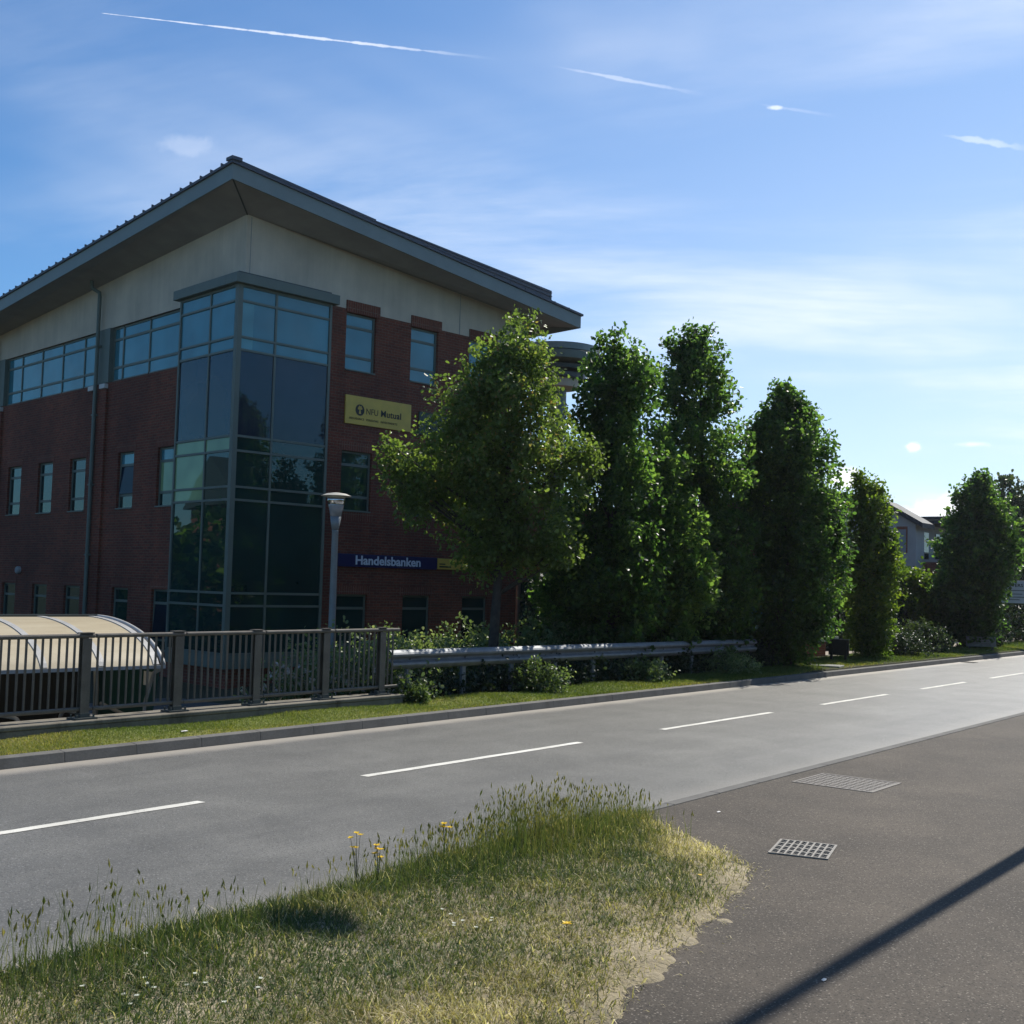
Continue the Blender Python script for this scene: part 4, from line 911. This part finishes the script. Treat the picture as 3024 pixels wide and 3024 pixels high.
mb = MB(); mb.lathe([(.5, 8.6 - zb), (.75, 8.62 - zb), (.78, 8.876 - zb)], (0, 0, 0), 32); mb.build('capital', M['rend'], can)
mb = MB(); mb.lathe([(.32, 0), (.32, 8.62 - zb)], (0, 0, 0), 24); mb.build('column', M['alu'], can)

# signs on the road facade: fixed boards, each its own thing, parallel to the wall
def on_f2(u, d, z): return Vector(BO) + Matrix.Rotation(BA, 3, 'Z') @ Vector((u, d, z))
s = empty('wall_sign', on_f2(3.11, -.05, 6.18), BA); tag(s, 'yellow sign board with a round emblem and black lettering on the brick wall', 'sign')
mb = MB(); mb.box((0, 0, 0), (2.22, .045, .75)); mb.build('board', M['yellow'], s, bevel=.006)
RX = (R(90), 0, 0)
lettering('NFU', .235, M['black_ink'], s, (.665, -.004, .30), RX, .003, -.002, (.92, 1.0))
lettering('Mutual', .235, M['black_ink'], s, (1.16, -.004, .30), RX, .003, .004, (1.05, 1.03), space=1.06)
lettering('INSURANCE  PENSIONS  INVESTMENTS', .082, M['black_ink'], s, (.13, -.004, .125), RX, .003, .0, (.9, 1), space=1.28)
mb = MB(); mb.add([], [])
def disc(mb, cx_, cz_, rx_, rz_, y0, y1, n=28):
    mb.prism([(cx_ + rx_ * math.cos(2 * math.pi * k / n), y0, cz_ + rz_ * math.sin(2 * math.pi * k / n)) for k in range(n)], (0, y1 - y0, 0))
disc(mb, .47, .39, .145, .15, -.006, -.0005); em = mb.build('emblem', M['black_ink'], s)
mb = MB()
for dx, dz, r_ in ((0, .055, .04), (-.04, .04, .033), (.04, .045, .033), (-.02, .085, .026), (.03, .085, .022)): disc(mb, .47 + dx, .39 + dz, r_, r_, -.0085, -.0065, 14)
mb.prism([(.455, -.0085, .41), (.485, -.0085, .41), (.505, -.0085, .29), (.435, -.0085, .29)], (0, .002, 0))
mb.build('tree_motif', M['yellow'], em)
s = empty('wall_sign', on_f2(3.04, -.06, 2.45), BA); tag(s, 'long navy sign with pale bank lettering on the brick wall behind the lamp', 'sign')
mb = MB(); mb.box((0, 0, 0), (3.39, .055, .335)); mb.build('board', M['navy'], s, bevel=.006)
lettering('Handelsbanken', .325, M['letter_w'], s, (.545, -.004, .07), RX, .003, .0085, (1.13, 1))
s = empty('wall_sign', on_f2(6.46, -.05, 2.47), BA); tag(s, 'small yellow sign directly right of the long navy sign half behind leaves', 'sign')
mb = MB(); mb.box((0, 0, 0), (1.15, .04, .3)); mb.build('board', M['yellow'], s, bevel=.005)
mb = MB(); mb.box((.06, -.006, .05), (.5, -.001, .09)); mb.box((.06, -.006, .13), (.28, -.001, .16)); mb.build('ruled_line', M['black_ink'], s)
s = empty('wall_sign', on_f2(5.62, -.05, 6.16), BA); tag(s, 'dark green sign board mostly hidden by the olive tree', 'sign')
mb = MB(); mb.box((0, 0, 0), (1.3, .045, .63)); mb.build('board', M['sign_green'], s, bevel=.006)

# ------------------------------------------------------------------ plinth and railing
mb = MB(); mb.box((-14, 12.83, -.66), (13.5, 13.26, .26)); mb.box((-14, 12.815, .262), (13.52, 13.275, .315))
tag(mb.build('retaining_wall', M['concrete'], bevel=.012), 'low stained concrete wall under the metal railing', 'wall')
rl = empty('railing', (9., 13.0, .315)); tag(rl, 'grey metal railing with upright bars standing on the low concrete wall', 'railing')
z_ = -.315; X0 = 9.
joints = [4.1, 5.45, 6.78, 8.12, 9.45, 10.79, 12.12, 13.53]
posts = [5.35, 6.67, 8.0, 9.34, 10.655, 11.95, 13.14]
for a, b in zip(joints, joints[1:]):
    mb = MB(); mb.box((a - X0 + .003, -.04, 1.303 + z_), (b - X0 - .003, .04, 1.355 + z_)); mb.build('top_rail', M['rail'], rl, bevel=.018)
    mb = MB(); mb.box((a - X0 + .003, -.03, .412 + z_), (b - X0 - .003, .03, .46 + z_)); mb.build('bottom_rail', M['rail'], rl, bevel=.014)
for p in posts:
    mb = MB(); x = p - X0
    mb.box((x - .06, -.045, .34 + z_), (x + .06, -.033, 1.3 + z_)); mb.box((x - .06, .033, .34 + z_), (x + .06, .045, 1.3 + z_)); mb.box((x - .006, -.0329, .34 + z_), (x + .006, .0329, 1.3 + z_))
    mb.box((x - .085, -.055, 1.358 + z_), (x + .085, .055, 1.372 + z_))
    po = mb.build('post', M['rail'], rl)
    mb = MB(); mb.box((x - .15, -.1, .001), (x + .15, .1, .022))
    for dx in (-.11, .11):
        for dy in (-.07, .07): mb.tube([(x + dx, dy, .022), (x + dx, dy, .06)], .014, 6)
    mb.box((x - .065, -.06, .022), (x + .065, .06, .075)); mb.build('base_plate', M['alu_dark'], po)
bmesh_ = MB(); bmesh_.box((-.011, -.011, .4605 + z_), (.011, .011, 1.3025 + z_)); b0 = bmesh_.build('baluster', M['rail'], rl)
x = 4.2; first = True
while x < 13.5:
    if min(abs(x - p) for p in posts) > .075:
        if first: b0.location = (x - X0, 0, 0); first = False
        else:
            c_ = b0.copy(); COL.objects.link(c_); c_.parent = rl; c_.location = (x - X0 + random.uniform(-.003, .003), 0, 0); c_.rotation_euler = (0, random.uniform(-.004, .004), 0)
    x += .1045

# ------------------------------------------------------------------ crash barrier
gb = empty('crash_barrier', (13.5, 13.1, .1)); tag(gb, 'galvanised steel crash barrier on short posts behind the grass verge', 'barrier')
prof = [(-.0, .155), (-.02, .15), (-.06, .115), (-.08, .085), (-.075, .055), (-.01, .02), (0, 0), (-.01, -.02), (-.075, -.055), (-.08, -.085), (-.06, -.115), (-.02, -.15), (0, -.155)]
def beam_z(x): return lerp(.845, .765, (x - 13.4) / 12.8)
for a, b in ((13.42, 16.6), (16.6, 19.9), (19.9, 23.1), (23.1, 26.2)):
    mb = MB(); vs = []; k = len(prof)
    for ix in range(2):
        xx = (a - (.06 if a > 14 else 0), b)[ix]; o_ = -.004 if ix == 0 and a > 14 else 0
        for d_, (py_, pz_) in enumerate(prof): vs.append((xx - 13.5, py_ + o_, beam_z(xx) + pz_ - .1))
        for d_, (py_, pz_) in enumerate(prof): vs.append((xx - 13.5, py_ + o_ + .004, beam_z(xx) + pz_ - .1))
    fs = []; n2 = 2 * k
    for i in range(k - 1):
        fs.append((i, i + 1, n2 + i + 1, n2 + i)); fs.append((k + i, n2 + k + i, n2 + k + i + 1, k + i + 1)); fs.append((i, k + i, k + i + 1, i + 1)); fs.append((n2 + i, n2 + i + 1, n2 + k + i + 1, n2 + k + i))
    fs += [(0, n2, n2 + k, k), (k - 1, 2 * k - 1, n2 + 2 * k - 1, n2 + k - 1)]
    mb.add(vs, fs); mb.build('beam', M['galv'], gb)
    mb = MB()
    for dz in (-.1, .1, 0): mb.lathe([(.014, 0), (.01, .008)], (0, 0, 0), 8)
for x in (13.9, 15.28, 16.62, 17.95, 19.24, 20.58, 21.87, 23.17, 24.44, 25.75):
    mb = MB(); bz_ = gz(x, 13.12) - .2; zt = beam_z(x) + .05 - .1
    mb.box((x - 13.5 - .045, .005, bz_), (x - 13.5 + .045, .013, zt)); mb.box((x - 13.5 - .045, .013, bz_), (x - 13.5 - .038, .06, zt)); mb.box((x - 13.5 + .038, .013, bz_), (x - 13.5 + .045, .06, zt))
    mb.build('post', M['galv'], gb)
    mb = MB(); mb.lathe([(.018, -.006), (.018, .004), (.01, .012)], (0, 0, 0), 8); bo_ = mb.build('bolt', M['alu_dark'], gb); bo_.location = (x - 13.5, -.012, beam_z(x) - .1); bo_.rotation_euler = (R(90), 0, 0)

# ------------------------------------------------------------------ park lamp with inverted cone lantern
lm = empty('lamp_post', (13.78, 14.84, -.65)); tag(lm, 'grey lamp post with a flat hat and a tapering lantern behind the railing', 'lamp')
mb = MB(); mb.lathe([(.075, 0), (.075, .9), (.062, .95), (.055, 3.58), (.06, 3.6)], (0, 0, 0), 16); mb.build('pole', M['steel'], lm, smooth=True)
def m_bowl():
    m, nt, out = newmat('frosted_lamp_bowl')
    v = coords(nt); n1 = noise(nt, v, 6, 3)
    p = principled(nt, out, ramp(nt, n1, [(.3, (.2, .21, .23)), (.7, (.3, .31, .33))]), .12, 0, .6)
    p.inputs['Coat Weight'].default_value = .4
    return m
M['lampbowl'] = m_bowl()
mb = MB(); mb.lathe([(.052, 3.58), (.074, 3.7), (.096, 3.84)], (0, 0, 0), 24); mb.build('lantern_base', M['steel'], lm, smooth=True)
mb = MB(); mb.lathe([(.097, 3.842), (.127, 4.0), (.15, 4.16)], (0, 0, 0), 24); mb.build('bowl', M['lampbowl'], lm, smooth=True)
mb = MB(); mb.lathe([(.12, 4.03), (.144, 4.06), (.153, 4.12), (.153, 4.162)], (0, 0, 0), 24); mb.build('chrome_band', pmat('polished_steel', (.6, .62, .66), .12, .05, 4., metallic=1.), lm, smooth=True)
mb = MB(); mb.lathe([(.15, 4.164), (.16, 4.19), (.255, 4.19), (.26, 4.197), (.17, 4.236), (.05, 4.254), (.01, 4.255)], (0, 0, 0), 32); mb.build('hat', pmat('pale_lamp_hat', (.42, .39, .33), .6, .15, 5.), lm)  # hat paler and warmer than the steel pole

# ------------------------------------------------------------------ cycle shelter
SR = Vector((10.16, 16.27, 0)); SA = BA
sh = empty('cycle_shelter', (SR.x, SR.y, -.65), SA); tag(sh, 'cycle shelter with a curved translucent cream roof below road level', 'shelter')
# local: x along the shelter (right end at 0), y: 0 at the ridge, -2.1 at the eave; z from its floor
def arch(t):                                                     # t 0 ridge .. 1 eave
    a = t * R(78); return (-2.13 * math.sin(a) / math.sin(R(78)), 2.08 - .6 * (1 - math.cos(a)) / (1 - math.cos(R(78))))
LEN = 8.0
def m_poly():
    m, nt, out = newmat('cream_polycarbonate')
    v = coords(nt, (.6, 3, 3)); n1 = noise(nt, v, 1.5, 5, .6); n2 = noise(nt, v, 25, 3)
    c = ramp(nt, math_(nt, 'ADD', math_(nt, 'MULTIPLY', n1, .75), math_(nt, 'MULTIPLY', n2, .25)), [(.3, (.56, .46, .3)), (.7, (.72, .62, .43))])
    p = nt.nodes.new('ShaderNodeBsdfPrincipled'); nt.links.new(c, p.inputs['Base Color']); p.inputs['Roughness'].default_value = .35
    tr = nt.nodes.new('ShaderNodeBsdfTranslucent'); nt.links.new(c, tr.inputs['Color'])
    mx = nt.nodes.new('ShaderNodeMixShader'); mx.inputs[0].default_value = .3; nt.links.new(p.outputs[0], mx.inputs[1]); nt.links.new(tr.outputs[0], mx.inputs[2]); nt.links.new(mx.outputs[0], out.inputs[0]); return m
M['poly'] = m_poly()
ribs = [0] + [-.08 - .8 * k for k in range(0, 11)]
nseg = 18
for x1, x0 in zip(ribs[1:], ribs[2:]):
    mb = MB(); vs = []
    for xx in (x0, x1):
        for i in range(nseg + 1):
            y, z = arch(i / nseg); vs.append((xx, y, z))
    mb.add(vs, [(i, i + 1, nseg + 2 + i, nseg + 1 + i) for i in range(nseg)]); mb.build('roof_panel', M['poly'], sh, smooth=True)
M['shelter'] = pmat('galvanised_frame', (.36, .35, .33), .5, .12, 5.)
for xx in ribs[1:]:
    mb = MB(); w_ = .045
    vs = []
    for o_ in (.012, -.045):
        for dx in (-w_, w_):
            for i in range(nseg + 1):
                y, z = arch(i / nseg); vs.append((xx + dx, y, z + o_))
    n = nseg + 1; fs = []
    for i in range(nseg): fs += [(i, n + i, n + i + 1, i + 1), (2 * n + i, 2 * n + i + 1, 3 * n + i + 1, 3 * n + i), (i, i + 1, 2 * n + i + 1, 2 * n + i), (n + i, 3 * n + i, 3 * n + i + 1, n + i + 1)]
    mb.add(vs, fs); mb.build('rib', M['shelter'], sh)
mb = MB(); mb.tube([(.03, *arch(i / nseg)) for i in range(nseg + 1)], .035, 10); mb.build('end_hoop', M['shelter'], sh, smooth=True)
mb = MB(); mb.box((-LEN, -.02, 2.07), (.03, .06, 2.115)); mb.build('ridge_trim', M['alu_dark'], sh)
ye, ze = arch(1.)
mb = MB(); mb.box((-LEN, ye - .03, ze - .05), (.05, ye + .03, ze - .002)); mb.build('gutter', M['shelter'], sh)
for xx in (-1.68, -4.08, -6.48, -.1):
    mb = MB(); mb.tube([(xx, -.35, 0), (xx, -.35, 1.0), (xx, -.28, 1.5), (xx, -.05, 2.04)], .04, 10); mb.build('post', M['shelter'], sh, smooth=True)
mb = MB(); mb.tube([(.0, ye + .45, 0), (.0, ye + .42, .9), (.0, ye + .2, 1.35), (.0, ye + .02, ze - .05)], .035, 8); mb.build('post', M['shelter'], sh, smooth=True)
mb = MB(); mb.tube([(-.02, ye + .5, .62), (-.02, -.35, .78)], .028, 8); mb.build('end_bar', M['shelter'], sh)
mb = MB(); mb.prism([(0.0, -.1, .12), (0.0, ye + .38, .12), (0.0, ye + .06, ze - .08)] + [(0.0, *(np.array(arch(1 - i / 10)) + np.array((0, -.05)))) for i in range(1, 11)], (.012, 0, 0)); mb.build('end_panel', M['greenpanel'], sh)
mb = MB(); mb.box((-.004, ye + .25, ze - .32), (-.001, ye + .5, ze - .12)); mb.build('notice', M['white'], sh)
mb = MB(); mb.box((-LEN, .0, .12), (-.05, .012, 1.98)); mb.build('back_panel', M['dark'], sh)
for q in range(7):
    x = -.75 - 1.0 * q
    hp = empty('cycle_stand', tuple(Vector((SR.x, SR.y, -.65)) + Matrix.Rotation(SA, 3, 'Z') @ Vector((x, -1.1, 0))), SA + .15)
    lab = ['steel hoop cycle stand nearest the green end panel of the shelter', 'second steel hoop cycle stand from the green end panel', 'third steel hoop cycle stand from the green end panel', 'fourth steel hoop cycle stand from the green end panel', 'fifth steel hoop cycle stand from the green end panel', 'sixth steel hoop cycle stand from the green end panel', 'hoop cycle stand farthest from the green end panel'][q]
    tag(hp, lab, 'cycle stand', 'cycle stands under the shelter')
    mb = MB(); pts = [(0, -.38, 0), (0, -.38, .62)] + [(0, -.38 + .14 * (1 - math.cos(a)), .62 + .14 * math.sin(a)) for a in np.linspace(.3, math.pi / 2, 5)] + [(0, .24 + .14 * math.sin(a), .76 - .14 * (1 - math.cos(a))) for a in np.linspace(.0, math.pi / 2, 5)] + [(0, .38, 0)]
    mb.tube(pts, .028, 8); mb.build('hoop', M['shelter'], hp, smooth=True)

# ------------------------------------------------------------------ things in the ground
mh = empty('manhole_cover', (12.55, 5.13, .0065)); tag(mh, 'large square steel manhole cover with diagonal ribs in the brown asphalt', 'manhole cover')
M['iron'] = pmat('worn_cast_iron', (.1, .085, .07), .65, .25, 8.)
M['iron_light'] = pmat('polished_cast_iron', (.14, .12, .098), .6, .25, 8.)
M['iron_pale'] = pmat('pale_cast_iron', (.22, .2, .17), .65, .22, 8.)
mb = MB(); a = .40; b = .43
for p, q in (((-a - .03, -b - .03), (a + .03, -b)), ((-a - .03, b), (a + .03, b + .03)), ((-a - .03, -b), (-a, b)), ((a, -b), (a + .03, b))): mb.box((*p, -.02), (*q, .004))
mb.build('frame', M['iron_light'], mh)
mb = MB(); mb.box((-a + .004, -b + .004, -.02), (a - .004, b - .004, .0))
for i in range(11):
    for j in range(12):
        x_ = -a + .055 + i * .069; y_ = -b + .055 + j * .068; r_ = .02; t_ = .8 if (i + j) % 2 else -.8
        mb.bar((x_ - r_ * math.cos(t_), y_ - r_ * math.sin(t_), .001), (x_ + r_ * math.cos(t_), y_ + r_ * math.sin(t_), .001), .014, .006)
mb.build('lid', M['iron'], mh)
gr = empty('drain_grate', (9.045, 4.06, .0065), R(-33)); tag(gr, 'pale cast iron drain grate with zigzag slots beside the grass island', 'drain grate')
GLx, GLy = .62, .46
# place by its own four measured corners: long axis runs from the grass towards the right
gr.rotation_euler = (0, 0, math.atan2(3.78 - 4.205, 8.835 - 8.718)); 
ang_g = math.atan2(4.343 - 4.205, 9.22 - 8.718)
gr.rotation_euler = (0, 0, ang_g)
mb = MB(); mb.box((-.27, -.23, -.05), (.27, .23, -.001)); mb.build('dark_backing', M['dark'], gr)  # dark slab just under the bars, painted in place of the shaded hollow
mb = MB(); T_ = .009
hx, hy = .262, .215
for p, q in (((-hx - .02, -hy - .02), (hx + .02, -hy)), ((-hx - .02, hy), (hx + .02, hy + .02)), ((-hx - .02, -hy), (-hx, hy)), ((hx, -hy), (hx + .02, hy))): mb.box((*p, -.0008), (*q, T_))
rows_ = 8; cw = 2 * hy / rows_
for k in range(1, rows_): mb.box((-hx, -hy + k * cw - .0075, -.0008), (hx, -hy + k * cw + .0075, T_))
for k in range(rows_):
    y0 = -hy + k * cw + (.0075 if k else 0); y1 = -hy + (k + 1) * cw - (.0075 if k < rows_ - 1 else 0)
    for j in range(4):
        xa = -hx + j * hx / 2
        mb.box((xa - .011, y0, -.0008), (xa + .011, y1, T_))
        for i in range(4):
            xx = xa + .027 + i * .027; h_ = (y1 - y0) * .4
            if i % 2: mb.box((xx, y0, -.0008), (xx + .008, y0 + h_, T_))
            else: mb.box((xx, y1 - h_, -.0008), (xx + .008, y1, T_))
mb.build('grid', M['iron_pale'], gr)
n = 60; C = np.stack([rng.normal(8.76 + .22, .05, n), rng.normal(4.19, .04, n), .01 + .03 * rng.random(n)], 1)
gu_ = empty('road_gully', (38.4, 11.66, .004)); tag(gu_, 'small dark drain gully in the road against the far kerb', 'drain grate')
mb = MB(); mb.box((-.24, -.2, -.04), (.24, .2, .004)); mb.build('frame', M['dark'], gu_)
mb = MB()
for k in range(6): mb.box((-.2 + k * .075, -.17, .0045), (-.17 + k * .075, .17, .009))
mb.build('bar', M['iron'], gu_)
sl = empty('verge_slab', (29.35, 12.6, .165), R(12)); tag(sl, 'flat pale concrete slab set in the grass verge', 'slab')
mb = MB(); mb.box((-.35, -.42, -.05), (.35, .42, .035)); mb.build('slab_top', M['greyslab'], sl, bevel=.015)
# small bits of litter
for i, (x, y, z, lab) in enumerate(((8.93, 12.22, .165, 'white scrap of paper on the far verge below the railing'), (6.12, 2.62, .008, 'tiny white pebble on the asphalt below the shadow'), (9.95, 5.32, .008, 'small pale leaf on the asphalt above the grate'))):
    mb = MB(); mb.prism([(-.05, -.015, 0), (-.01, -.028, .004), (.05, -.012, .002), (.04, .02, .008), (-.03, .022, .003)], (0, 0, .004)); o = mb.build('litter', M['white']); o.location = (x, y, z)
    sc_ = (1., .45, .55)[i]; o.scale = (sc_, sc_, sc_); tag(o, lab, 'litter')

# ------------------------------------------------------------------ boards and signs along the right
nb = empty('notice_board', (31.75, 13.25, .2), 0); tag(nb, 'small dark wooden notice board on two short posts in the grass', 'notice board')
mb = MB(); mb.box((-.02, -.3, .14), (.02, .3, .58)); mb.build('board', M['darkwood'], nb, bevel=.006)
for yy in (-.22, .2):
    mb = MB(); mb.box((-.06, yy - .035, -.1), (-.021, yy + .035, .56)); mb.build('post', M['darkwood'], nb)
mb = MB(); mb.box((-.06, -.32, .583), (.05, .32, .605)); mb.build('cap', M['greyslab'], nb)
ls = empty('low_sign', (44.0, 12.95, .17), R(-58)); tag(ls, 'low grey rectangular sign board in front of the wide dark oak', 'sign')
mb = MB(); mb.box((-.52, -.03, .12), (.52, .03, .48)); mb.build('board', M['greyslab'], ls, bevel=.006)
for xx in (-.4, .4):
    mb = MB(); mb.box((xx - .03, -.025, -.08), (xx + .03, .025, .118)); mb.build('leg', M['alu_dark'], ls)
mb = MB()
for zc_, w_ in ((.38, .36), (.3, .28), (.22, .32)): mb.box((-w_, -.034, zc_), (w_, -.0302, zc_ + .022))
mb.build('faded_line', M['concrete'], ls)
bs = empty('big_sign', (48.0, 12.75, .17), R(-78)); tag(bs, 'big pale sign board on posts half hidden at the right edge', 'sign')
mb = MB(); mb.box((-.95, -.03, 1.72), (.95, .03, 2.6)); mb.build('board', M['paleboard'], bs, bevel=.006)
for xx in (-.8, .8):
    mb = MB(); mb.tube([(xx, .07, -.1), (xx, .07, 2.58)], .04, 10); mb.build('post', M['steel'], bs)
lettering('WERS', .17, M['black_ink'], bs, (-.3, -.032, 2.36), RX, .002, .003, (1.15, 1))
mb = MB()
for zc_, w_ in ((2.2, .7), (2.06, .5), (1.94, .75), (1.84, .4)): mb.box((-.32, -.0335, zc_), (-.32 + w_, -.0302, zc_ + .035))
mb.build('small_print', M['steel'], bs)

# ------------------------------------------------------------------ white building farther along
fb = empty('white_building', (51.6, 18.0, .16)); tag(fb, 'white rendered two storey building with a grey monopitch roof beyond the trees', 'building', 'buildings across the road')
z_ = -.16
M['rend_far'] = pmat('pale_render', (.36, .36, .35), .9, .1, 1.2)
mb = MB(); mb.prism([(0, 0, 3.1 + z_), (0, 0, 5.25 + z_), (0, 1.3, 6.0 + z_), (0, 7, 6.0 + z_), (0, 7, 3.1 + z_)], (1.1, 0, 0)); mb.box((1.102, .35, 3.1 + z_), (9, 7, 5.35 + z_)); mb.build('wall', M['rend_far'], fb)
mb = MB(); mb.box((.02, .02, -.1), (9, 7, 3.09 + z_)); mb.build('brick_base', M['redbrick_far'], fb)
M['slate'] = pmat('dark_slate_metal', (.03, .035, .04), .7, .15, 2.)
mb = MB()
mb.add([(-.3, -.4, 5.08 + z_), (-.3, 1.35, 6.1 + z_), (-.3, 7.3, 6.1 + z_), (1.3, 7.3, 6.1 + z_), (1.3, 1.35, 6.1 + z_), (1.3, -.4, 5.08 + z_),
        (-.3, -.4, 5.3 + z_), (-.3, 1.35, 6.32 + z_), (-.3, 7.3, 6.32 + z_), (1.3, 7.3, 6.32 + z_), (1.3, 1.35, 6.32 + z_), (1.3, -.4, 5.3 + z_)],
       [(0, 1, 4, 5), (1, 2, 3, 4), (6, 11, 10, 7), (7, 10, 9, 8), (0, 5, 11, 6), (0, 6, 7, 1), (1, 7, 8, 2), (5, 4, 10, 11), (4, 3, 9, 10), (2, 8, 9, 3)])
mb.build('roof', M['slate'], fb)
mb = MB(); mb.box((-.02, .37, 3.98 + z_), (.0, .43, 5.03 + z_)); mb.box((-.02, .8, 3.98 + z_), (0, .86, 5.03 + z_)); mb.box((-.02, .37, 5.031 + z_), (0, .86, 5.16 + z_)); wn = mb.build('window', M['redbrick_far'], fb)
mb = MB(); mb.box((-.015, .431, 4.0 + z_), (0, .799, 5.03 + z_)); mb.build('pane', m_glass('pale_far_glass', (.2, .25, .28), 1.5), wn)
mb = MB(); mb.box((.9, -.9, 3.6 + z_), (9, -.02, 3.72 + z_)); bl = mb.build('balcony', M['rend_far'], fb)
mb = MB(); mb.box((.9, -.9, 4.62 + z_ - .45), (9, -.84, 4.66 + z_ - .45)); mb.build('handrail', M['white'], bl)
mb = MB(); mb.box((.9, -.88, 3.73 + z_), (9, -.86, 4.16 + z_)); mb.build('glass_screen', M['glass_dark'], bl)
mb = MB(); mb.box((.9, -.88, 2.6 + z_), (9, -.03, 3.59 + z_)); mb.build('brick_apron', M['redbrick_far'], fb)
for k in range(4):
    mb = MB(); mb.box((1.6 + k * 2, .3, 3.75 + z_), (2.6 + k * 2, .349, 5.0 + z_)); d_ = mb.build('balcony_door', M['glass_dark'], fb)
mb = MB(); mb.box((1.31, -.9, 5.36 + z_), (9.4, 7.2, 5.5 + z_)); mb.build('canopy', M['slate'], fb)
b2 = empty('flat_roofed_building', (59., 18.8, .16)); tag(b2, 'pale flat roofed block showing above the balconies of the white building', 'building', 'buildings across the road')
mb = MB(); mb.box((3.4, -.2, 0), (14, 9, 6.0)); mb.build('wall', M['rend_far'], b2)
mb = MB(); mb.box((3.2, -.5, 6.003), (14.3, 9.3, 6.15)); mb.build('roof', M['slate'], b2)
mb = MB(); mb.box((3.37, .5, 5.4), (3.398, 1.7, 5.95)); mb.build('window', M['glass_dark'], b2)
# brick wing with teal glass between the two oaks
bw = empty('brick_wing', (28.6, 14.46, .16), 0); tag(bw, 'low brick wing with teal glass and a dark overhanging roof between two oaks', 'building', 'buildings across the road')
mb = MB(); mb.box((0, 0, -.1), (5.05, 6, .46)); mb.box((0, .15, 2.9), (5.9, 6, 4.3)); mb.box((5.3, .6, -.1), (5.9, 6, 2.897)); mb.build('brick_wall', M['redbrick_far'], bw)
mb = MB(); mb.box((.05, .1, .612), (5.75, .16, 2.895)); mb.build('glass_screen', M['glass_teal'], bw)
mb = MB(); mb.box((-.06, -.08, .463), (5.85, .3, .61)); mb.build('sill', M['white'], bw)
mb = MB(); mb.prism([(-1.2, -.4, 4.65), (-1.2, 6, 5.6), (-1.2, 6, 5.95), (-1.2, -.4, 5.0)], (7.9, 0, 0)); mb.build('roof', M['slate'], bw)
mb = MB(); mb.box((-.5, -.3, 4.31), (6.5, 1, 4.42)); mb.build('canopy', M['galv'], bw)
# ------------------------------------------------------------------ surroundings that the glass mirrors, and an unseen street lamp added to cast shadows
nbg = empty('brick_house', (-6., 44., -.65), R(8)); tag(nbg, 'long brick house beyond the car park left of the office', 'building')
mb = MB(); mb.box((-10, 0, 0), (12, 9, 6.2)); mb.build('wall', M['redbrick_far'], nbg)
mb = MB(); mb.prism([(-10.4, -.5, 6.2), (-10.4, 4.5, 8.6), (-10.4, 9.5, 6.2)], (22.8, 0, 0)); mb.build('roof', M['alu_dark'], nbg)
for k in range(6):
    for zc_ in (1.2, 4.0):
        mb = MB(); mb.box((-8.6 + k * 3.4, -.03, zc_), (-7.3 + k * 3.4, -.002, zc_ + 1.3)); mb.build('window', M['white'], nbg)
sl_ = empty('added_street_lamp', (13.72, 2.66, 0)); tag(sl_, 'unseen tall street lamp added to cast the thin shadow on the brown asphalt', 'street lamp')
mb = MB(); mb.lathe([(.1, -.2), (.1, 1.5), (.085, 1.6), (.07, 9.6)], (0, 0, 0), 16); mb.build('column', M['steel'], sl_, smooth=True)
mb = MB(); mb.tube([(0, 0, 9.4), (0, .25, 9.85), (0, .9, 10.0), (0, 2.3, 10.06)], .013, 10); mb.build('arm', M['steel'], sl_, smooth=True)  # arm kept very thin so that it casts hardly any shadow
mb = MB(); mb.add([], [])
mb.lathe([(.02, -.09), (.2, -.07), (.26, .0), (.2, .09), (.05, .12)], (0, 0, 0), 20); lo = mb.build('lantern', M['steel'], sl_, smooth=True); lo.location = (0, 2.55, 10.06); lo.scale = (.95, 1.5, 1)
n = 6500; xx = rng.uniform(8, 90, n); zz_ = rng.random(n) ** .8; hh = 6 + 4 * vn(xx, xx * 0, .12)
C = np.stack([xx, -9 - 5 * rng.random(n), zz_ * hh], 1)
V, F, T = leaf_cloud(C, unit(rng.normal(0, 1, (n, 3))), 6, .9, .5, .35, rng.random(n))
tag(np_mesh('treeline', V, F, M['leaf_oak'], T), 'row of trees on the near side of the road mirrored in the glass', 'treeline', kind='stuff')
n = 4000; xx = rng.uniform(-40, 14, n); C = np.stack([xx, rng.uniform(38, 43, n), rng.random(n) * (3 + 3 * vn(xx, xx * 0, .15)) - .6], 1)
V, F, T = leaf_cloud(C, unit(rng.normal(0, 1, (n, 3))), 6, .8, .45, .3, rng.random(n))
tag(np_mesh('treeline', V, F, M['leaf_oak'], T), 'row of bushes in front of the long brick house mirrored in the glass', 'treeline', kind='stuff')
# ------------------------------------------------------------------ thin veil of air added over the whole place to imitate lens glare
m, nt, out = newmat('glare_veil_air')
pv = nt.nodes.new('ShaderNodeVolumePrincipled'); pv.inputs['Color'].default_value = (.93, .96, 1, 1); pv.inputs['Density'].default_value = .0002; pv.inputs['Anisotropy'].default_value = .6
nt.links.new(pv.outputs[0], out.inputs['Volume'])
mb = MB(); mb.box((-700, -700, -4), (700, 700, 14)); tag(mb.build('glare_veil', m), 'thin bright veil of air added for the lens glare along the road', 'glare_veil', kind='stuff')
